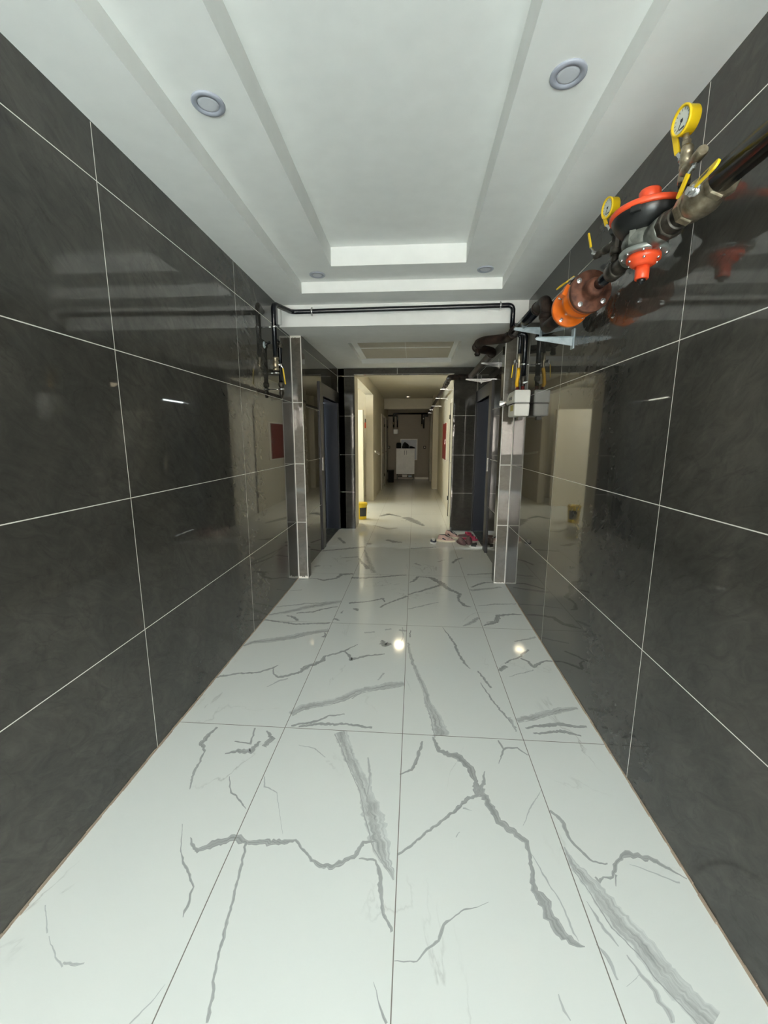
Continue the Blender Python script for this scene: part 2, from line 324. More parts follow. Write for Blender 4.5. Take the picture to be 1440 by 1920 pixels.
# ---- floor with its veins
VEINS=[(2,[(-0.381,1.804,-0.323,1.846),(-0.328,1.703,-0.276,1.736),(-0.282,1.608,-0.238,1.64),(-0.211,1.478,-0.16,1.509),(-0.182,1.365,-0.099,1.397),(-0.131,1.237,-0.066,1.263),(-0.052,1.137,-0.045,1.139)]),
(2,[(-0.198,1.666,-0.19,1.668),(-0.18,1.546,-0.162,1.548),(-0.178,1.466,-0.165,1.465)]),
(1,[(-0.762,1.181,-0.771,1.192),(-0.722,1.194,-0.738,1.212),(-0.679,1.217,-0.699,1.243),(-0.619,1.227,-0.632,1.259),(-0.587,1.224,-0.591,1.243),(-0.498,1.214,-0.508,1.242),(-0.416,1.244,-0.416,1.257),(-0.359,1.19,-0.352,1.198),(-0.323,1.164,-0.32,1.181),(-0.258,1.155,-0.267,1.177),(-0.191,1.199,-0.204,1.213),(-0.162,1.255,-0.171,1.267),(-0.114,1.266,-0.114,1.272)]),
(1,[(-0.809,1.231,-0.806,1.232),(-0.79,1.199,-0.781,1.207),(-0.753,1.173,-0.746,1.187)]),
(1,[(-0.174,1.197,-0.174,1.203),(-0.118,1.192,-0.112,1.202),(-0.1,1.149,-0.082,1.152),(-0.09,1.051,-0.076,1.054),(-0.05,0.989,-0.042,0.993)]),
(1,[(-0.601,1.23,-0.589,1.228),(-0.575,1.103,-0.566,1.102),(-0.558,0.985,-0.547,0.983),(-0.543,0.884,-0.535,0.884),(-0.519,0.816,-0.51,0.815),(-0.508,0.762,-0.498,0.761)]),
(1,[(-0.995,1.817,-0.982,1.807),(-1.026,1.697,-0.998,1.684),(-0.975,1.643,-0.966,1.641),(-0.954,1.502,-0.941,1.498),(-0.925,1.436,-0.922,1.435)]),
(1,[(-0.868,1.281,-0.866,1.281),(-0.812,1.171,-0.808,1.172),(-0.797,1.152,-0.79,1.156),(-0.755,1.113,-0.746,1.118),(-0.712,1.066,-0.705,1.066),(-0.703,1.011,-0.69,1.009),(-0.693,0.981,-0.691,0.981)]),
(1,[(0.108,1.819,0.118,1.825),(0.13,1.717,0.144,1.74),(0.22,1.675,0.241,1.717),(0.254,1.626,0.285,1.652),(0.271,1.562,0.29,1.571),(0.267,1.5,0.312,1.537),(0.311,1.462,0.335,1.481),(0.327,1.388,0.355,1.408),(0.366,1.337,0.389,1.362),(0.418,1.298,0.436,1.312),(0.424,1.259,0.436,1.261),(0.405,1.171,0.422,1.174),(0.402,1.125,0.43,1.138),(0.411,1.103,0.448,1.124),(0.427,1.036,0.465,1.058),(0.472,1.004,0.493,1.022),(0.516,0.995,0.518,0.997)]),
(1,[(-0.037,1.221,-0.042,1.229),(0.016,1.254,0.01,1.262),(0.104,1.342,0.097,1.351),(0.188,1.418,0.181,1.431),(0.292,1.494,0.283,1.515)]),
(1,[(0.294,1.495,0.27,1.503),(0.322,1.566,0.304,1.572),(0.335,1.625,0.332,1.626)]),
(1,[(-0.036,0.92,-0.036,0.923),(0.028,0.925,0.026,0.929),(0.059,0.954,0.054,0.959),(0.098,0.976,0.088,0.981),(0.113,1.02,0.104,1.024),(0.142,1.041,0.14,1.044),(0.177,1.063,0.175,1.068),(0.22,1.077,0.219,1.079),(0.258,1.094,0.257,1.095)]),
(1,[(-0.041,1.576,-0.044,1.583),(0.016,1.614,0.007,1.625),(0.049,1.691,0.033,1.698),(0.066,1.787,0.054,1.791)]),
(1,[(0.427,1.821,0.435,1.827),(0.435,1.764,0.448,1.765),(0.403,1.674,0.405,1.673)]),
(1,[(0.441,1.758,0.443,1.772),(0.51,1.772,0.514,1.782),(0.546,1.733,0.551,1.739)]),
(0,[(0.558,1.549,0.559,1.548),(0.491,1.466,0.496,1.463),(0.435,1.372,0.437,1.371)]),
(0,[(0.213,1.426,0.217,1.436),(0.249,1.421,0.25,1.423)]),
(0,[(0.177,1.303,0.173,1.306),(0.192,1.326,0.19,1.328)]),
(1,[(0.556,1.443,0.564,1.451),(0.586,1.396,0.601,1.406),(0.589,1.343,0.602,1.35),(0.595,1.313,0.607,1.323),(0.643,1.25,0.649,1.257),(0.691,1.245,0.694,1.251)]),
(1,[(0.627,1.196,0.634,1.201),(0.636,1.179,0.641,1.193),(0.656,1.199,0.657,1.206),(0.69,1.198,0.687,1.208),(0.725,1.235,0.709,1.243),(0.758,1.269,0.75,1.284),(0.774,1.273,0.788,1.299),(0.839,1.269,0.854,1.29),(0.854,1.266,0.868,1.28),(0.893,1.242,0.902,1.251),(0.934,1.213,0.937,1.216)]),
(1,[(0.7,1.211,0.708,1.211),(0.685,1.172,0.687,1.173)]),
(2,[(0.56,1.295,0.566,1.299),(0.563,1.212,0.597,1.234),(0.588,1.141,0.639,1.174),(0.614,1.047,0.685,1.091),(0.657,0.986,0.722,1.024),(0.676,0.929,0.745,0.968),(0.711,0.881,0.776,0.919),(0.741,0.835,0.813,0.874)]),
(0,[(0.57,1.119,0.572,1.12),(0.583,1.044,0.596,1.051),(0.613,1.002,0.617,1.005)]),
(0,[(0.627,0.984,0.63,0.986),(0.65,0.914,0.666,0.921),(0.665,0.844,0.685,0.853)]),
(0,[(0.551,1.004,0.554,1.006),(0.566,0.972,0.579,0.978),(0.572,0.923,0.578,0.926)]),
(1,[(-0.864,1.637,-0.868,1.643),(-0.81,1.649,-0.821,1.672),(-0.743,1.647,-0.765,1.676),(-0.723,1.724,-0.737,1.735)]),
(1,[(-0.789,1.512,-0.785,1.513),(-0.745,1.431,-0.738,1.435),(-0.68,1.383,-0.676,1.39),(-0.651,1.361,-0.65,1.363)]),
(0,[(-0.636,1.524,-0.631,1.524),(-0.617,1.468,-0.612,1.475),(-0.554,1.446,-0.551,1.448),(-0.471,1.269,-0.47,1.27)]),
(1,[(-0.689,1.688,-0.71,1.706),(-0.663,1.749,-0.696,1.754),(-0.723,1.808,-0.728,1.801)]),
(1,[(-0.854,1.717,-0.856,1.724),(-0.766,1.705,-0.774,1.713),(-0.788,1.818,-0.797,1.82)]),
(0,[(-0.536,1.718,-0.537,1.721),(-0.455,1.701,-0.454,1.708),(-0.392,1.651,-0.391,1.654)]),
(0,[(-1.147,0.981,-1.144,0.982),(-1.076,0.911,-1.072,0.911)]),
(0,[(-1.063,0.905,-1.061,0.905),(-1.003,0.857,-0.999,0.86),(-0.962,0.838,-0.96,0.843)]),
(0,[(-0.966,0.846,-0.969,0.851),(-0.936,0.843,-0.943,0.851),(-0.905,0.85,-0.909,0.854)]),
(1,[(-0.091,0.872,-0.09,0.872),(-0.067,0.816,-0.062,0.817),(-0.053,0.793,-0.045,0.795)]),
(0,[(0.403,0.883,0.405,0.884),(0.404,0.85,0.412,0.853),(0.416,0.833,0.419,0.834)]),
(0,[(0.593,0.912,0.593,0.913),(0.621,0.925,0.62,0.926),(0.645,0.944,0.644,0.945)]),
(0,[(0.437,1.26,0.439,1.261),(0.457,1.191,0.463,1.195),(0.484,1.112,0.488,1.114),(0.492,1.026,0.499,1.029),(0.503,1.007,0.504,1.008)]),
(0,[(0.767,1.251,0.768,1.252),(0.819,1.232,0.822,1.236),(0.902,1.198,0.907,1.203)]),
(0,[(-0.694,0.744,-0.699,0.746),(-0.663,0.797,-0.666,0.799),(-0.652,0.826,-0.653,0.826)]),
(2,[(-0.629,1.92,-0.654,1.956),(-0.58,1.975,-0.604,2.026),(-0.445,2.028,-0.463,2.077),(-0.366,2.075,-0.388,2.129),(-0.301,2.138,-0.317,2.186),(-0.195,2.187,-0.206,2.238),(-0.111,2.203,-0.122,2.278),(-0.038,2.238,-0.043,2.287)]),
(1,[(-0.609,1.841,-0.615,1.856),(-0.533,1.863,-0.542,1.886),(-0.481,1.891,-0.488,1.907),(-0.437,1.934,-0.442,1.946),(-0.352,1.956,-0.354,1.964)]),
(1,[(-0.57,1.842,-0.575,1.853),(-0.476,1.863,-0.482,1.887),(-0.325,1.874,-0.327,1.89),(-0.266,1.861,-0.267,1.88),(-0.194,1.86,-0.195,1.876)]),
(1,[(-1.217,2.232,-1.22,2.238),(-1.175,2.239,-1.188,2.261),(-1.082,2.289,-1.091,2.307),(-0.961,2.305,-0.969,2.322),(-0.886,2.36,-0.895,2.377),(-0.863,2.405,-0.867,2.411)]),
(1,[(-0.89,2.367,-0.884,2.369),(-0.865,2.297,-0.857,2.309),(-0.815,2.26,-0.824,2.282),(-0.692,2.329,-0.703,2.351),(-0.675,2.364,-0.702,2.403),(-0.65,2.41,-0.664,2.438),(-0.62,2.434,-0.636,2.47),(-0.58,2.472,-0.6,2.504),(-0.582,2.527,-0.59,2.546),(-0.461,2.607,-0.468,2.627),(-0.435,2.657,-0.441,2.67),(-0.384,2.718,-0.386,2.725)]),
(1,[(-0.466,2.611,-0.463,2.623),(-0.429,2.56,-0.417,2.58),(-0.409,2.486,-0.401,2.518),(-0.38,2.511,-0.387,2.537),(-0.293,2.562,-0.297,2.583),(-0.183,2.595,-0.185,2.609)]),
(0,[(-0.855,2.166,-0.858,2.17),(-0.807,2.219,-0.816,2.234),(-0.754,2.259,-0.76,2.27)]),
(1,[(-0.221,2.793,-0.215,2.802),(-0.199,2.7,-0.188,2.772),(-0.143,2.728,-0.145,2.751)]),
(0,[(-0.079,3.016,-0.071,3.019),(-0.068,2.893,-0.06,2.893),(-0.08,2.786,-0.072,2.782)]),
(0,[(-0.099,2.956,-0.098,2.983),(-0.042,2.938,-0.04,2.974)]),
(0,[(-0.36,2.896,-0.362,2.914),(-0.28,2.911,-0.282,2.929)]),
(0,[(-0.204,2.948,-0.208,2.975),(-0.156,2.974,-0.159,2.992)]),
(2,[(-0.033,2.768,-0.018,2.776),(-0.011,2.56,0.01,2.574),(0.027,2.38,0.049,2.398),(0.068,2.199,0.092,2.215),(0.081,2.077,0.115,2.101),(0.098,1.994,0.146,2.032),(0.106,1.933,0.166,1.967),(0.115,1.814,0.193,1.852)]),
(1,[(-0.012,2.968,-0.004,2.967),(-0.019,2.855,-0.003,2.854)]),
(1,[(0.24,3.039,0.244,3.044),(0.293,2.83,0.304,2.844),(0.317,2.662,0.331,2.677),(0.345,2.525,0.358,2.541),(0.379,2.456,0.382,2.46)]),
(1,[(0.421,2.433,0.428,2.441),(0.442,2.348,0.454,2.363),(0.471,2.253,0.48,2.263)]),
(1,[(0.42,2.306,0.423,2.31),(0.455,2.131,0.464,2.14),(0.487,2.041,0.496,2.05),(0.538,1.916,0.544,1.922)]),
(0,[(-0.176,2.375,-0.165,2.36),(-0.207,2.292,-0.202,2.285)]),
(0,[(-0.223,2.208,-0.222,2.203),(-0.284,2.176,-0.279,2.163),(-0.336,2.099,-0.331,2.091)]),
(2,[(-1.191,2.626,-1.204,2.646),(-1.143,2.672,-1.166,2.717),(-1.03,2.696,-1.056,2.758),(-0.857,2.77,-0.885,2.843),(-0.753,2.845,-0.773,2.904),(-0.635,2.902,-0.649,2.955)]),
(1,[(-1.195,3.052,-1.204,3.081),(-1.057,3.023,-1.065,3.052),(-0.912,2.991,-0.922,3.029),(-0.772,3.016,-0.779,3.044),(-0.655,3.035,-0.661,3.063)]),
(1,[(-0.648,2.794,-0.665,2.817),(-0.637,2.846,-0.654,2.852),(-0.662,2.89,-0.668,2.874)]),
(2,[(-1.191,3.145,-1.204,3.175),(-1.053,3.204,-1.078,3.267),(-0.896,3.311,-0.923,3.388),(-0.75,3.397,-0.777,3.491),(-0.636,3.472,-0.65,3.533)]),
(0,[(-1.186,3.316,-1.194,3.339),(-0.946,3.399,-0.957,3.435),(-0.767,3.437,-0.775,3.473)]),
(1,[(-1.041,3.151,-1.045,3.171),(-0.962,3.103,-0.966,3.149),(-0.929,3.052,-0.921,3.084)]),
(1,[(-0.971,3.199,-0.978,3.22),(-0.946,3.206,-0.956,3.238),(-0.829,3.237,-0.839,3.269),(-0.748,3.31,-0.758,3.343),(-0.652,3.369,-0.658,3.392)]),
(1,[(-1.204,4.011,-1.21,4.027),(-1.049,4.089,-1.053,4.106),(-0.919,4.016,-0.929,4.065),(-0.796,4.093,-0.81,4.141),(-0.765,4.207,-0.783,4.276),(-0.645,4.242,-0.653,4.296)]),
(0,[(-1.181,3.708,-1.185,3.721),(-1.073,3.737,-1.082,3.765)]),
(1,[(-0.644,4.112,-0.652,4.18),(-0.552,4.111,-0.559,4.161),(-0.375,4.159,-0.381,4.21),(-0.065,4.261,-0.067,4.296)]),
(2,[(-0.644,5.249,-0.632,5.268),(-0.555,4.771,-0.519,4.832),(-0.449,4.286,-0.402,4.36)]),
(1,[(-0.666,4.844,-0.66,4.875),(-0.514,4.411,-0.495,4.488)]),
(1,[(-0.613,5.494,-0.641,5.587),(-0.589,5.573,-0.624,5.692)]),
(1,[(0.06,4.218,0.061,4.253),(0.177,4.185,0.181,4.236),(0.209,4.141,0.226,4.217),(0.293,3.962,0.321,4.054),(0.342,3.858,0.36,3.923),(0.44,3.733,0.463,3.781),(0.411,3.599,0.431,3.62),(0.457,3.463,0.474,3.517),(0.52,3.453,0.523,3.465)]),
(1,[(-0.038,3.692,-0.042,3.718),(0.09,3.792,0.086,3.833),(0.303,3.978,0.3,4.037)]),
(1,[(0.053,4.259,0.068,4.212),(0.01,4.117,0.02,4.077),(-0.03,4.052,-0.028,4.038)]),
(1,[(-0.278,3.37,-0.287,3.401),(-0.202,3.488,-0.208,3.51),(-0.104,3.589,-0.111,3.625),(-0.041,3.64,-0.048,3.69)]),
(1,[(-0.563,3.435,-0.572,3.483),(-0.398,3.496,-0.402,3.521),(-0.269,3.575,-0.271,3.614),(-0.253,3.503,-0.245,3.513)]),
(1,[(-0.511,3.334,-0.513,3.356),(-0.477,3.302,-0.47,3.372),(-0.467,3.289,-0.459,3.295)]),
(1,[(-0.637,3.101,-0.642,3.159),(-0.585,3.094,-0.587,3.113)]),
(1,[(-0.594,3.228,-0.608,3.247),(-0.59,3.29,-0.595,3.297)]),
(2,[(0.404,3.064,0.403,3.081),(0.462,3.099,0.457,3.15),(0.556,3.216,0.551,3.268)]),
(2,[(0.562,3.821,0.57,3.907),(0.71,3.889,0.717,3.948),(0.882,3.954,0.89,3.999)]),
(1,[(0.583,3.939,0.583,3.967),(0.742,4.081,0.747,4.129),(0.848,4.081,0.855,4.113)]),
(0,[(-0.034,3.359,-0.036,3.381),(0.097,3.432,0.095,3.467),(0.238,3.539,0.237,3.551)]),
(1,[(0.568,3.085,0.569,3.104),(0.678,3.139,0.671,3.202),(0.721,3.268,0.72,3.325),(0.823,3.304,0.833,3.348),(0.921,3.312,0.927,3.333)]),
(1,[(0.599,3.145,0.601,3.164),(0.658,3.169,0.66,3.189)]),
(1,[(0.567,2.43,0.56,2.465),(0.623,2.49,0.617,2.526)]),
(1,[(0.617,2.531,0.616,2.548),(0.673,2.584,0.673,2.597),(0.739,2.621,0.738,2.639),(0.822,2.726,0.818,2.747)]),
(1,[(0.732,2.609,0.738,2.622),(0.77,2.569,0.78,2.587),(0.792,2.505,0.801,2.537),(0.883,2.577,0.886,2.596),(0.934,2.58,0.941,2.601)]),
(0,[(0.75,2.839,0.752,2.855),(0.922,2.922,0.926,2.947)]),
(0,[(0.61,2.382,0.61,2.388),(0.78,2.47,0.782,2.482)]),
(2,[(0.558,1.957,0.561,1.99),(0.649,1.985,0.654,2.035),(0.811,2.065,0.82,2.11),(0.912,2.095,0.919,2.113)]),
(1,[(0.586,1.917,0.588,1.929),(0.742,1.948,0.751,1.977),(0.902,1.95,0.909,1.967)]),
(1,[(0.616,1.88,0.619,1.892),(0.777,1.898,0.786,1.922),(0.848,1.881,0.853,1.889)]),
(0,[(0.517,1.995,0.532,2.005),(0.53,1.889,0.539,1.894)]),
(0,[(0.576,3.481,0.577,3.492),(0.722,3.515,0.728,3.552),(0.93,3.549,0.936,3.574)]),
(1,[(-1.2,5.135,-1.212,5.187),(-0.887,5.253,-0.902,5.333),(-0.642,5.368,-0.659,5.479)]),
(1,[(-0.385,5.791,-0.385,5.885),(-0.262,5.66,-0.262,5.782),(-0.154,5.667,-0.155,5.729)]),
(1,[(-1.111,5.876,-1.107,5.948),(-0.966,5.541,-0.961,5.605)]),
(1,[(-0.029,5.36,-0.03,5.415),(0.317,5.443,0.319,5.499)]),
(1,[(0.474,4.725,0.466,4.773),(0.537,4.878,0.535,4.938),(0.621,4.961,0.623,5.006)]),
(1,[(-0.158,7.482,-0.143,7.728),(0.02,7.104,0.04,7.323),(0.169,6.818,0.179,6.897)]),
(0,[(-1.117,4.451,-1.136,4.508),(-1.064,4.496,-1.095,4.593)]),
(0,[(-0.866,4.844,-0.875,4.889),(-0.674,4.894,-0.685,4.964)]),
(0,[(0.024,4.684,0.03,4.745),(0.099,4.616,0.104,4.656)]),
(0,[(0.296,4.779,0.296,4.821),(0.391,4.863,0.391,4.885)]),
(1,[(-0.633,7.619,-0.646,7.725),(-0.466,7.825,-0.475,7.999),(-0.232,7.624,-0.232,7.677)]),
(0,[(-0.678,6.811,-0.68,6.854),(-0.404,6.5,-0.409,6.62),(-0.259,6.612,-0.265,6.694)]),
(0,[(0.59,4.303,0.596,4.357),(0.865,4.378,0.874,4.433)])]

fl = MB()
fl.box(-3.4, 1.6, -3.25, 15.6, -.12, 0, 0)
def ribbon(mb, L, m, z):
    P = []
    for i in range(len(L)-1):
        a, b = L[i], L[i+1]; d = math.hypot(b[0]-a[0], b[1]-a[1]); k = max(1, min(40, int(d/.009)))
        for j in range(k):
            t = j/k; P.append([a[q]*(1-t)+b[q]*t for q in range(4)])
    P.append(list(L[-1])); Q = []; wob = 0
    for i, p in enumerate(P):
        cx, cy = (p[0]+p[2])/2, (p[1]+p[3])/2; dx, dy = (p[0]-p[2])/2, (p[1]-p[3])/2
        wd = math.hypot(dx, dy); q = P[min(i+1, len(P)-1)]; o = P[max(i-1, 0)]
        tx, ty = (q[0]+q[2]-o[0]-o[2]), (q[1]+q[3]-o[1]-o[3]); tl = math.hypot(tx, ty) or 1
        nx, ny = -ty/tl, tx/tl; j = 0 if i in (0, len(P)-1) else 1
        if nx*dx+ny*dy < 0: nx, ny = -nx, -ny
        amp = .7 if m != 4 else .3
        s1 = wd*(1-(1-random.uniform(.35, 1.25))*amp)*(.8 if cy > 3 else 1); s2 = wd*(1-(1-random.uniform(.35, 1.25))*amp)*(.8 if cy > 3 else 1); wob = wob*.75+random.gauss(0, min(.0022, .0006+wd*.16)); sh = j*wob
        Q.append(((cx+nx*(s1+sh), cy+ny*(s1+sh), z), (cx-nx*(s2-sh), cy-ny*(s2-sh), z)))
    u = random.random()*50
    for a, b in zip(Q[:-1], Q[1:]):
        u2 = u+math.hypot(a[0][0]-b[0][0], a[0][1]-b[0][1])
        mb.uv[len(mb.f)] = [(u, 0), (u2, 0), (u2, 1), (u, 1)]; mb.face([a[0], b[0], b[1], a[1]], m); u = u2
# larger plumes are a soft wide streak with a few darker threads in it
zz = .00015
for k, L in VEINS:
    zz += .000001
    ribbon(fl, L, 2+k, zz)
    if k == 2 and len(L) > 3:
        for s in (.08,):
            T = []
            for (a, b, c, d) in L:
                x = a*(1-s)+c*s; y = b*(1-s)+d*s; w = .03
                T.append((x+(a-c)*w, y+(b-d)*w, x-(a-c)*w, y-(b-d)*w))
            ribbon(fl, T, 3, zz+.00005)
fg = .0017
for y in (-3, -1.8, -.6, .62, 1.834, 3.052, 4.27, 5.49, 6.71, 7.93, 9.15, 10.37, 11.59, 12.81, 14.03):
    fl.face([(-1.2, y-fg, .0003), (XR, y-fg, .0003), (XR, y+fg, .0003), (-1.2, y+fg, .0003)], 1)
for x in (-.640, -.0389, .5555):
    fl.face([(x-fg, -3.2, .0003), (x+fg, -3.2, .0003), (x+fg, 15, .0003), (x-fg, 15, .0003)], 1)
struct('floor', fl, ['floor', 'fgrout', 'vein_thin', 'vein_mid', 'vein_wide'])
# ---- the rough edge where the wall tiles meet the floor
for nm, x, sg in (('trim_1', XL, 1), ('trim_2', XR, -1)):
    t = MB(); y = -3.1
    while y < 4.05:
        y2 = y+random.uniform(.02, .07); w = .0025+random.random()*.004*(1 if y < 2.4 else .4)
        a, b = sorted((x, x+sg*w)); t.box(a, b, y, y2, 0, .006+random.random()*.004, 0); y = y2
    struct(nm, t, 'rough_edge')
# ---- left and right tiled walls, with the lift openings cut out
YL = [-1.96, -.76, .445, 1.651, 2.857]; YR = [-3.2, -2, -.8, .41, 1.6313, 2.855]
def side_wall(name, x, sgn, joints):
    w = MB(); xo = x-sgn*.34; a, b = sorted((x, xo))
    w.box(a, b, -3.2, LO0, 0, 2.85); w.box(a, b, LO0, LO1, LOZ, 2.85); w.box(a, b, LO1, YE+.2, 0, 2.85)
    grout_v_wall(w, x, sgn, -3.2, LO0-.1, 0, 2.6, joints, ZS)
    grout_v_wall(w, x, sgn, LO0-.1, YE, LOZ+.16, ZL, [], [2.406])
    return struct(name, w, ['slate', 'grout'])
side_wall('wall_left', XL, 1, YL); side_wall('wall_right', XR, -1, YR)
# ---- shallow tiled piers between hall and lobby
def pier(name, x0, x1, side):
    p = MB(); p.box(x0, x1, 4.09, 4.21, 0, 2.43, 0)
    grout_f_wall(p, 4.09, x0, x1, 0, 2.42, [x0+.004, x1-.004], ZS[:3], 1, .0040)
    xe = x1 if side < 0 else x0; s = 1 if side < 0 else -1
    p.face([(xe+s*.0003, 4.09, 0), (xe+s*.0003, 4.094, 0), (xe+s*.0003, 4.094, 2.42), (xe+s*.0003, 4.09, 2.42)], 1)
    # patches of plaster at the head and foot
    k = 14; zt = 2.43; top = [(x0+(x1-x0)*i/k, 4.0888, zt-.016-random.random()*.014-(.03 if side < 0 and i in (0, k) else 0)) for i in range(k+1)]
    if side < 0: p.face([(x0, 4.0888, zt)]+top+[(x1, 4.0888, zt)], 2)
    bot = [(x0+(x1-x0)*i/k, 4.0888, .008+random.random()*(.022 if side < 0 else .006)) for i in range(k+1)]
    p.face([(x0, 4.0888, 0)]+bot+[(x1, 4.0888, 0)], 2)
    struct(name, p, ['slate_brown', 'grout', 'plaster'])
pier('wall_left_pier', XL, -1.098, -1); pier('wall_right_pier', .831, XR, 1)
# ---- end wall of the lobby around the inner corridor's mouth
ex0, ex1, ez = -.945, .592, 2.425
e = MB()
e.box(XL-.1, ex0, YE, YE+.06, 0, 2.75); e.box(ex1, XR+.1, YE, YE+.06, 0, 2.75); e.box(ex0, ex1, YE, YE+.06, ez, 2.75)
grout_f_wall(e, YE, XL, ex0, 0, ZL, [XL+.004], ZS, 1, .0028)
grout_f_wall(e, YE, ex1, XR, 0, ZL, [XR-.006], ZS, 1, .0025)
grout_f_wall(e, YE, ex0, ex1, 2.425, ZL, [-.276], [2.43], 1, .0025)
struct('wall_back', e, ['slate', 'grout'])
e = MB(); e.box(XL-.1, ex0+.002, YE+.06, YE+.2, 0, 2.75); e.box(ex1-.002, XR+.1, YE+.06, YE+.2, 0, 2.75); e.box(ex0, ex1, YE+.06, YE+.2, ez-.002, 2.75)
struct('wall_back_reveal', e, 'cream')
# ---- hall ceiling: two stepped trays
T1 = (-.921, .662, -2.95, 3.50); T2 = (-.622, .348, -2.7, 3.21)
Z1, Z2 = 2.688, 2.815
c = MB()
def rim(x0, x1, y0, y1, h, z0, z1):     # a slab with a rectangular hole h
    c.box(x0, h[0], y0, y1, z0, z1); c.box(h[1], x1, y0, y1, z0, z1)
    c.box(h[0], h[1], y0, h[2], z0, z1); c.box(h[0], h[1], h[3], y1, z0, z1)
rim(XL-.02, XR+.02, -3.2, 3.78, T1, ZC, Z1)
rim(XL-.02, XR+.02, -3.2, 3.78, T2, Z1, Z2)
c.box(XL-.3, XR+.3, -3.2, 4.3, Z2, Z2+.15)
struct('ceiling', c, 'paint')
b = MB(); b.box(XL-.005, XR+.005, 3.78, 4.09, 2.425, Z2); b.box(XL-.005, XR+.005, 4.09, 4.12, 2.425, Z2)
b.box(XL, -1.180, 3.745, 3.78, 2.44, 2.60)
struct('ceiling_beam', b, 'paint')
LT = (-.767, .502, 4.86, 6.13)
c = MB(); rim(XL-.02, XR+.02, 4.12, YE+.01, LT, ZL, ZL+.065)
c.box(XL-.02, XR+.02, 4.12, YE+.3, ZL+.065, ZL+.2, 1)
c.box(LT[0]+.07, LT[1]-.07, 5.45, 5.455, ZL+.061, ZL+.066); c.box(-.13, -.125, LT[2], LT[3], ZL+.061, ZL+.066)
c.box(LT[0], LT[0]+.07, LT[2], LT[3], ZL+.055, ZL+.066); c.box(LT[1]-.05, LT[1], LT[2], LT[3], ZL+.055, ZL+.066)
struct('ceiling_lobby', c, ['paint', 'hatch'])
# ---- inner corridor
Y0, YF = YE+.2, 15.1; Z3 = 2.68
c = MB(); c.box(-3.5, 1.0, Y0-.2, YF+.2, Z3, Z3+.15); struct('ceiling_corridor', c, 'cream')
c = MB(); c.box(-1.1, .9, 13.1, 13.4, 2.37, Z3); struct('ceiling_corridor_beam', c, 'cream')
w = MB(); w.box(.68, .95, Y0, YF+.2, 0, Z3); struct('wall_corridor_right', w, 'cream')
w = MB(); w.box(.525, .68, 12.1, 12.7, 0, Z3); w.box(.535, .68, 14.3, YF, 0, Z3); struct('wall_corridor_right_pier', w, 'cream')
w = MB(); w.box(-3.4, 1.0, YF, YF+.2, 0, Z3); struct('wall_corridor_end', w, 'beige')
w = MB(); w.box(-1.12, -.95, 9.6, YF, 0, Z3); w.box(-1.12, -.95, Y0, 9.6, 2.44, Z3); w.box(-1.12, -.95, Y0, 7.0, 0, 2.44)
struct('wall_corridor_left', w, 'cream')
w = MB(); w.box(-3.4, -1.14, 9.2, 9.35, 0, 2.08); w.box(-3.4, -1.12, 10.6, 10.8, 0, Z3)
w.box(-3.4, -1.1, Y0-.2, Y0, 0, Z3)
w.box(-3.4, -3.25, Y0, 8.0, 0, Z3); w.box(-3.4, -3.25, 9.0, 10.6, 0, Z3); w.box(-3.4, -3.25, 8.0, 9.0, 0, 1.3); w.box(-3.4, -3.25, 8.0, 9.0, 2.4, Z3)
struct('wall_stair_hall', w, 'stair_paint')
wf = MB(); x = -3.3
for a in ((8.0, 9.0, 1.3, 1.35), (8.0, 9.0, 2.35, 2.4), (8.0, 8.05, 1.35, 2.35), (8.95, 9.0, 1.35, 2.35), (8.48, 8.52, 1.35, 2.35)): wf.box(x, x+.05, *a)
struct('window_1', wf, 'white_gloss')
# ---- outside, behind the photographer: pavement and the pale block across the street, seen only as reflections
g = MB(); g.box(-2.2, 2, -3.9, -3.25, -.25, -.03); struct('ground', g, 'pavement')
f = MB(); f.box(-12, 12, -15, -13, -2.2, 4.1, 0)
for (a, b, z0, z1) in ((2.4, 3.5, 2.1, 3.2), (3.6, 4.7, 1.9, 2.9), (2.5, 4.6, 3.4, 3.75), (4.9, 5.6, 1.1, 3.3), (-3.5, -2.3, .7, 2.7), (-2.1, -1.7, 1.5, 3.2), (-5.2, -4.1, 1.2, 3.1), (-.9, .5, 1.6, 2.6), (.8, 1.5, .9, 3.0), (-7.5, -6, 1, 3)):
    f.box(a, b, -13.06, -12.95, z0, z1, 2)
struct('wall_across_street', f, ['facade', 'facade_glass', 'facade_light'])
